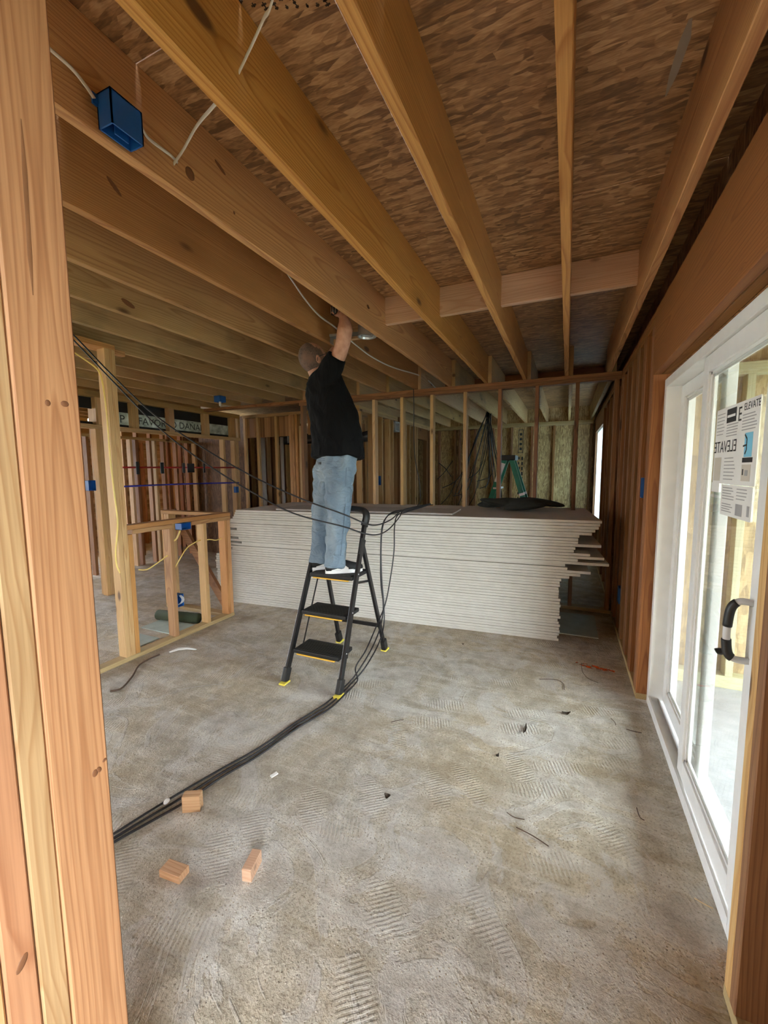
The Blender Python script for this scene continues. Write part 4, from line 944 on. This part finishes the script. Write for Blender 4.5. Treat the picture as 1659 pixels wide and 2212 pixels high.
for i, (lb, pts) in enumerate((
    ('black cable dropping from the stack along the ladder, left loop', [at(930, 1089, 4.28), at(880, 1100, 3.85), at(852, 1105, 3.62), at(836, 1116, 3.52), at(825, 1140, 3.46), at(822, 1200, 3.42), at(823, 1262, 3.42), at(828, 1310, 3.40), at(822, 1352, 3.30), at(806, 1395, 3.12), at(780, 1440, 2.95)]),
    ('black cable dropping from the stack along the ladder, middle loop', [at(925, 1091, 4.22), at(880, 1103, 3.84), at(848, 1109, 3.62), at(832, 1122, 3.50), at(824, 1160, 3.45), at(824, 1240, 3.42), at(829, 1305, 3.40), at(829, 1350, 3.36), at(818, 1390, 3.22), at(790, 1440, 3.00)]),
    ('black cable dropping from the stack along the ladder, right loop', [at(920, 1093, 4.18), at(878, 1106, 3.80), at(858, 1114, 3.62), at(852, 1140, 3.50), at(851, 1190, 3.46), at(843, 1250, 3.44), at(832, 1305, 3.42), at(812, 1355, 3.20), at(790, 1405, 3.00), at(768, 1442, 2.88)]))):
    o5 = (i-1)*0.022
    tail = [atZ(758+i*7, 1470, F0), atZ(735+i*6, 1492+i*3, F0), atZ(700+i*5, 1522+i*5, F0), atZ(640, 1560+i*7, F0), atZ(560, 1615+i*8, F0), atZ(480, 1660+i*9, F0), atZ(400, 1706+i*13, F0), atZ(330, 1748+i*12, F0), atZ(248, 1800+i*9, F0), atZ(170, 1850+i*9, F0)]
    cab('black_cable', lb, pts + tail, 0.0052, 'black_cable', seg=6)
cab('black_cable', 'black cable hanging in front of the hall wall', [atY(893, 835, 4.66), atY(894, 880, 4.65), atY(894, 950, 4.64), atY(898, 1000, 4.63), atY(906, 1040, 4.62), atY(908, 1080, 4.60), atY(902, 1092, 4.50)], 0.005, 'black_cable')
rr = random.Random(11)
for i in range(16):
    top = atY(1056+rr.uniform(-6, 6), 888+rr.uniform(-4, 4), 7.2); a = rr.uniform(-1, 1)
    mid = atY(1045+a*28, 960+rr.uniform(-20, 20), 7.2+rr.uniform(-0.4, 0.5)); low = atY(1030+a*58+rr.uniform(-10, 10), 1040+rr.uniform(-30, 35), 7.4+rr.uniform(-0.5, 0.6)); end = low + Vector((rr.uniform(-0.35, 0.1), rr.uniform(-0.2, 0.2), -rr.uniform(0.1, 0.5)))
    cab('black_cable', 'thin black cable in the tangle hanging from the far room ceiling', [top, mid, low, end], 0.007, 'black_cable', 'tangle of cables in the far room', 6, 6)
for i, (pa, pb, pm) in enumerate((((945, 1035), (978, 995), (960, 1020)), ((948, 1000), (975, 1030), (962, 1012)), ((952, 1090), (985, 1040), (970, 1070)))):
    cab('black_cable', ('dark cable strung low across the far stud bays', 'dark cable crossing another in an X at the far wall', 'dark cable rising from behind the drywall at the far wall')[i], [atY(*pa, 9.003), atY(*pm, 8.95), atY(*pb, 9.003)], 0.008, 'black_cable')

# ------------------------------------------------------------------ pipes and ducts at the back left
for X, Y, r, mt, lb in ((atY(569, 1000, 6.1).x, 6.1, 0.045, 'pvc', 'white plastic pipe left of the wide post'), (atY(610, 1000, 6.15).x, 6.15, 0.032, 'pvc', 'thin white plastic pipe beside the wide post'), (atY(531, 1000, 5.95).x, 5.95, 0.055, 'black_plastic', 'thick black pipe in the dark corner doorway'), (atY(522, 1000, 5.9).x, 5.9, 0.022, 'pvc', 'narrow white pipe next to the thick black pipe')):
    o = MB().loft([(X, Y, 0), (X, Y, 0.9), (X, Y, 0.94), (X, Y, 1.04), (X, Y, 1.08), (X, Y, 2.1)], [r, r, r*1.18, r*1.18, r, r], 16).build('vent_pipe', mt, None, smooth=True); tag(o, lb, 'pipe')
o = MB().loft([(-5.0+0.15*k, 6.35, 2.06+0.015*(k % 2)) for k in range(14)], [0.085+0.010*(k % 2) for k in range(14)], 16).build('flexible_duct', 'duct', None, smooth=True); tag(o, 'dark foil flexible duct below the header panel', 'duct')
for x in (-4.7, -3.6): MB().box((x, 6.26, 2.0), (x+0.03, 6.27, TOP)).build('hanger_strap', 'steel', o)
o = MB().loft(curve_pts([(TX+0.02, 3.3, 1.552), (TX+0.02, 4.2, 1.553), (TX+0.02, 5.35, 1.556)], 4), 0.011, 8).build('water_pipe', 'red_pipe', None, smooth=True); tag(o, 'red flexible water pipe strung across the far left studs', 'pipe')
o = MB().loft(curve_pts([(TX+0.02, 3.3, 1.315), (TX+0.02, 4.2, 1.318), (TX+0.02, 5.35, 1.305)], 4), 0.011, 8).build('water_pipe', 'blue_pipe', None, smooth=True); tag(o, 'blue flexible water pipe strung across the far left studs', 'pipe')
for px, h, w, lb in ((297, 0.16, 0.04, 'dark pipe clamp farthest left on the red pipe'), (350, 0.15, 0.05, 'dark pipe clamp in the middle of the red pipe'), (397, 0.14, 0.04, 'narrow dark clamp left of the square plate'), (412, 0.13, 0.12, 'square dark plate on the red pipe'), (441, 0.14, 0.03, 'small dark pipe clamp right of the square plate')):
    p = atX(px, 1011, TX+0.035); o = MB().box((p.x-0.004, p.y-w/2, p.z-h/2), (p.x+0.008, p.y+w/2, p.z+h/2)).build('pipe_clamp', 'black_plastic', None, bevel=0.004); tag(o, lb, 'clamp')

# ------------------------------------------------------------------ green step ladder in the far room
gl_ = empty('fiberglass_ladder', 'green fiberglass step ladder standing in the far room', 'ladder')
GY = 6.0; ap = atY(1100, 990, GY); lf = atY(1048, 1130, GY); rf = atY(1146, 1130, GY)
def ext(a, b): t = (0.0-a.z)/(b.z-a.z); return a + (b-a)*t
lf, rf = ext(ap, lf), ext(ap, rf)
for dy in (-0.16, 0.16):
    k = 1.0 + 0.0
    for ft, nm, sd in ((lf, 'front_rail', -1), (rf, 'rear_rail', 1)):
        a = ap + Vector((sd*0.045, dy*0.8, -0.02)); b = ft + Vector((0, dy*1.5, 0))
        r_ = MB().bar(a, b, 0.065, 0.028, (1, 0, 0)).build(nm, 'green', gl_, bevel=0.003)
        d = b-a
        if sd < 0 and dy < 0:
            for t0, t1 in ((0.03, 0.19), (0.50, 0.58)): MB().bar(a+d*t0+Vector((0, -0.0155, 0)), a+d*t1+Vector((0, -0.0155, 0)), 0.060, 0.003, (1, 0, 0)).build('warning_label', 'paper', r_)
        if sd > 0: MB().bar(a+d*0.28, a+d*0.30, 0.068, 0.031, (1, 0, 0)).build('bracket', 'aluminium', r_)
        MB().bar(a+d*0.97, b, 0.075, 0.04, (1, 0, 0)).build('boot', 'black_plastic', r_)
for t in (0.25, 0.45, 0.65, 0.85):
    a = ap + (lf-ap)*t; MB().box((a.x-0.045, a.y-0.16-0.06*t, a.z-0.012), (a.x+0.045, a.y+0.16+0.06*t, a.z+0.012)).build('step', 'aluminium', gl_)
a = ap+(lf-ap)*0.43; b_ = ap+(rf-ap)*0.43
MB().bar(a+Vector((0, -0.2, 0)), b_+Vector((0, -0.2, 0)), 0.03, 0.006, (0, 0, 1)).build('spreader', 'aluminium', gl_); MB().bar(a+Vector((0, 0.2, 0)), b_+Vector((0, 0.2, 0)), 0.03, 0.006, (0, 0, 1)).build('spreader', 'aluminium', gl_)
MB().box((ap.x-0.10, ap.y-0.17, ap.z-0.03), (ap.x+0.10, ap.y+0.17, ap.z+0.04)).build('top_cap', 'black_plastic', gl_, bevel=0.01)
settle(gl_, (ap.x, ap.y, 0))

# ------------------------------------------------------------------ things lying on the floor
def chunk(px, py, sx, sy, sz, rz, label, mat='offcut'):
    p = atZ(px, py, 0.0); o = lum('wood_offcut', None, (-sx/2, -sy/2, 0), (sx/2, sy/2, sz), 'x', 'fresh' if mat == 'offcut' else mat, 0.002)
    o.location = (p.x, p.y, sz/2+0.0005); o.rotation_euler = (0, 0, rz); tag(o, label, 'wood block', 'wood offcuts on the floor'); return o
chunk(417, 1748, 0.075, 0.04, 0.075, 0.5, 'cube-like pine offcut beside the black cables')
chunk(377, 1890, 0.09, 0.05, 0.03, 0.1, 'flat pine offcut lying left on the floor')
chunk(545, 1882, 0.035, 0.085, 0.05, 0.25, 'upright pine offcut with a dark face on the floor')
def leaf(px, py, L, W, rz, label, bend=0.012):
    p = atZ(px, py, 0.0); vs = []; n = 7
    for i in range(n):
        t = i/(n-1); w = W*math.sin(PI*min(max(t, 0.04), 0.97)); x = (t-0.5)*L; z = 0.003+bend*(2*t-1)**2
        vs += [(x, -w/2, z+0.004), (x, 0, z), (x, w/2, z+0.005)]
    fs = []
    for i in range(n-1):
        for k in range(2): fs.append((3*i+k, 3*i+3+k, 3*i+4+k, 3*i+1+k))
    k = len(vs); vs2 = [(a, b, c-0.0008) for a, b, c in vs]; fs2 = [tuple(reversed([q+k for q in f])) for f in fs]
    o = MB().add(vs+vs2, fs+fs2).build('dry_leaf', 'leaf', None); o.location = (p.x, p.y, 0); o.rotation_euler = (0, 0, rz); tag(o, label, 'leaf')
leaf(1223, 1543, 0.05, 0.028, 0.3, 'curled dark leaf on the pale floor near the glass door')
leaf(1134, 1578, 0.10, 0.016, 1.5, 'long narrow dark leaf standing on edge on the floor')
leaf(1074, 1635, 0.025, 0.018, 0.9, 'tiny brown leaf on the floor below the boot prints')
leaf(837, 1723, 0.03, 0.03, 0.0, 'round dark disc of debris in the floor centre')
leaf(1000, 1393, 0.02, 0.01, 0.2, 'tiny dark leaf near the drywall stack')
def twig(pts, r, label, mat='twig'): o = cable('twig', [atZ(x, y, 0.004 + 0.002*(i % 2)) for i, (x, y) in enumerate(pts)], r, mat, None, 6, 5); tag(o, label, 'twig')
twig([(1115, 1787), (1150, 1805), (1185, 1828)], 0.0022, 'straight twig in the middle of the floor')
twig([(1353, 1575), (1370, 1580), (1386, 1583)], 0.0025, 'dark twig close to the glass door')
twig([(1165, 1467), (1200, 1468), (1217, 1477), (1219, 1490)], 0.0020, 'bent thin wire on the floor by the orange mark')
twig([(1256, 1432), (1258, 1450), (1270, 1465), (1292, 1475)], 0.0018, 'curved hair-thin wire beside the orange paint mark')
twig([(1095, 1755), (1110, 1765), (1133, 1770)], 0.0018, 'short curved twig left of the straight twig')
twig([(1320, 1552), (1328, 1560), (1330, 1566)], 0.0018, 'tiny twig near the corner of the door light')
twig([(845, 1560), (862, 1556), (872, 1555)], 0.002, 'short twig on the floor right of the ladder')
twig([(1375, 1745), (1382, 1765), (1392, 1772)], 0.002, 'crooked twig in the bright patch by the door')
twig([(1500, 1940), (1520, 1952), (1540, 1962)], 0.0022, 'pale splinter near the door sill', 'offcut')
cab('floor_cable', 'brown cable end curling on the floor by the knee wall', [atZ(238, 1493, 0.006), atZ(262, 1487, 0.006), atZ(285, 1462, 0.006), atZ(300, 1438, 0.006), atZ(322, 1424, 0.007), atZ(345, 1414, 0.01)], 0.006, 'twig')
o = MB().loft([atZ(366, 1409, 0.008), atZ(385, 1402, 0.012), atZ(405, 1400, 0.012), atZ(424, 1403, 0.010)], [(0.004, 0.012), (0.008, 0.02), (0.008, 0.018), (0.003, 0.008)], 8).build('plastic_scrap', 'paper', None, smooth=True); tag(o, 'shiny crumpled plastic scrap on the floor by the knee wall', 'scrap')
o = MB().ball(atZ(360, 1731, 0.010), (0.010, 0.016, 0.010), 10).build('tape_knot', 'paper', None, smooth=True); tag(o, 'white tape knot around the black cables', 'tape')
p = atZ(592, 1676, 0.0); o = MB().bar((p.x-0.008, p.y-0.015, 0.004), (p.x+0.006, p.y+0.018, 0.006), 0.018, 0.004).build('paint_chip', 'paper', None); tag(o, 'white chip on the floor below the ladder', 'chip')
p = atZ(1275, 1440, 0.0)
g = G('sprayed_orange'); q = g.n('TexCoord', out=3); nz = g.n('TexNoise', Vector=q, Scale=25.0, Detail=3.0)
g.t.links.new(g.n('MixShader', i0=g.maprange(nz, 0.42, 0.6), i1=g.n('BsdfTransparent'), i2=g.n('BsdfDiffuse', Color=(0.85, 0.16, 0.05, 1))), g.out.inputs[0]); M['spray'] = g.m
o = MB().loft([(p.x-0.10, p.y+0.03, 0.0012), (p.x, p.y, 0.0012), (p.x+0.16, p.y-0.02, 0.0012)], [(0.0008, 0.012), (0.0008, 0.035), (0.0008, 0.014)], 12).build('paint_mark', 'spray', None); tag(o, 'sprayed orange paint mark on the floor by the right wall', 'paint mark')
# sheets and boards behind
o = MB().box((-0.02, 3.95, 0.001), (0.30, 4.55, 0.010)).build('glass_board', 'slab', None); M['pale'] = plain('pale_green_board', (0.42, 0.50, 0.46), 0.6); o.data.materials[0] = M['pale']; o.rotation_euler = (0, 0, 0.0); tag(o, 'pale green sheet on the floor behind the drywall stack', 'sheet')
M['moss'] = plain('green_carpet_roll', (0.030, 0.042, 0.016), 0.9)
o = MB().loft([(-3.75, 2.78, 0.05), (-3.28, 2.86, 0.05)], 0.05, 14).build('green_roll', 'moss', None, smooth=True); tag(o, 'rolled dark green mat on the floor behind the knee wall', 'roll')
o = MB().box((-3.70, 2.55, 0.001), (-3.26, 2.80, 0.009)).build('pale_sheet', 'pale', None); tag(o, 'pale green sheet on the floor behind the knee wall', 'sheet')
o = MB().box((-3.60, 2.26, 0.001), (-3.30, 2.44, 0.009)).build('pale_sheet', 'pale', None); tag(o, 'small pale sheet on the floor behind the tall post', 'sheet')
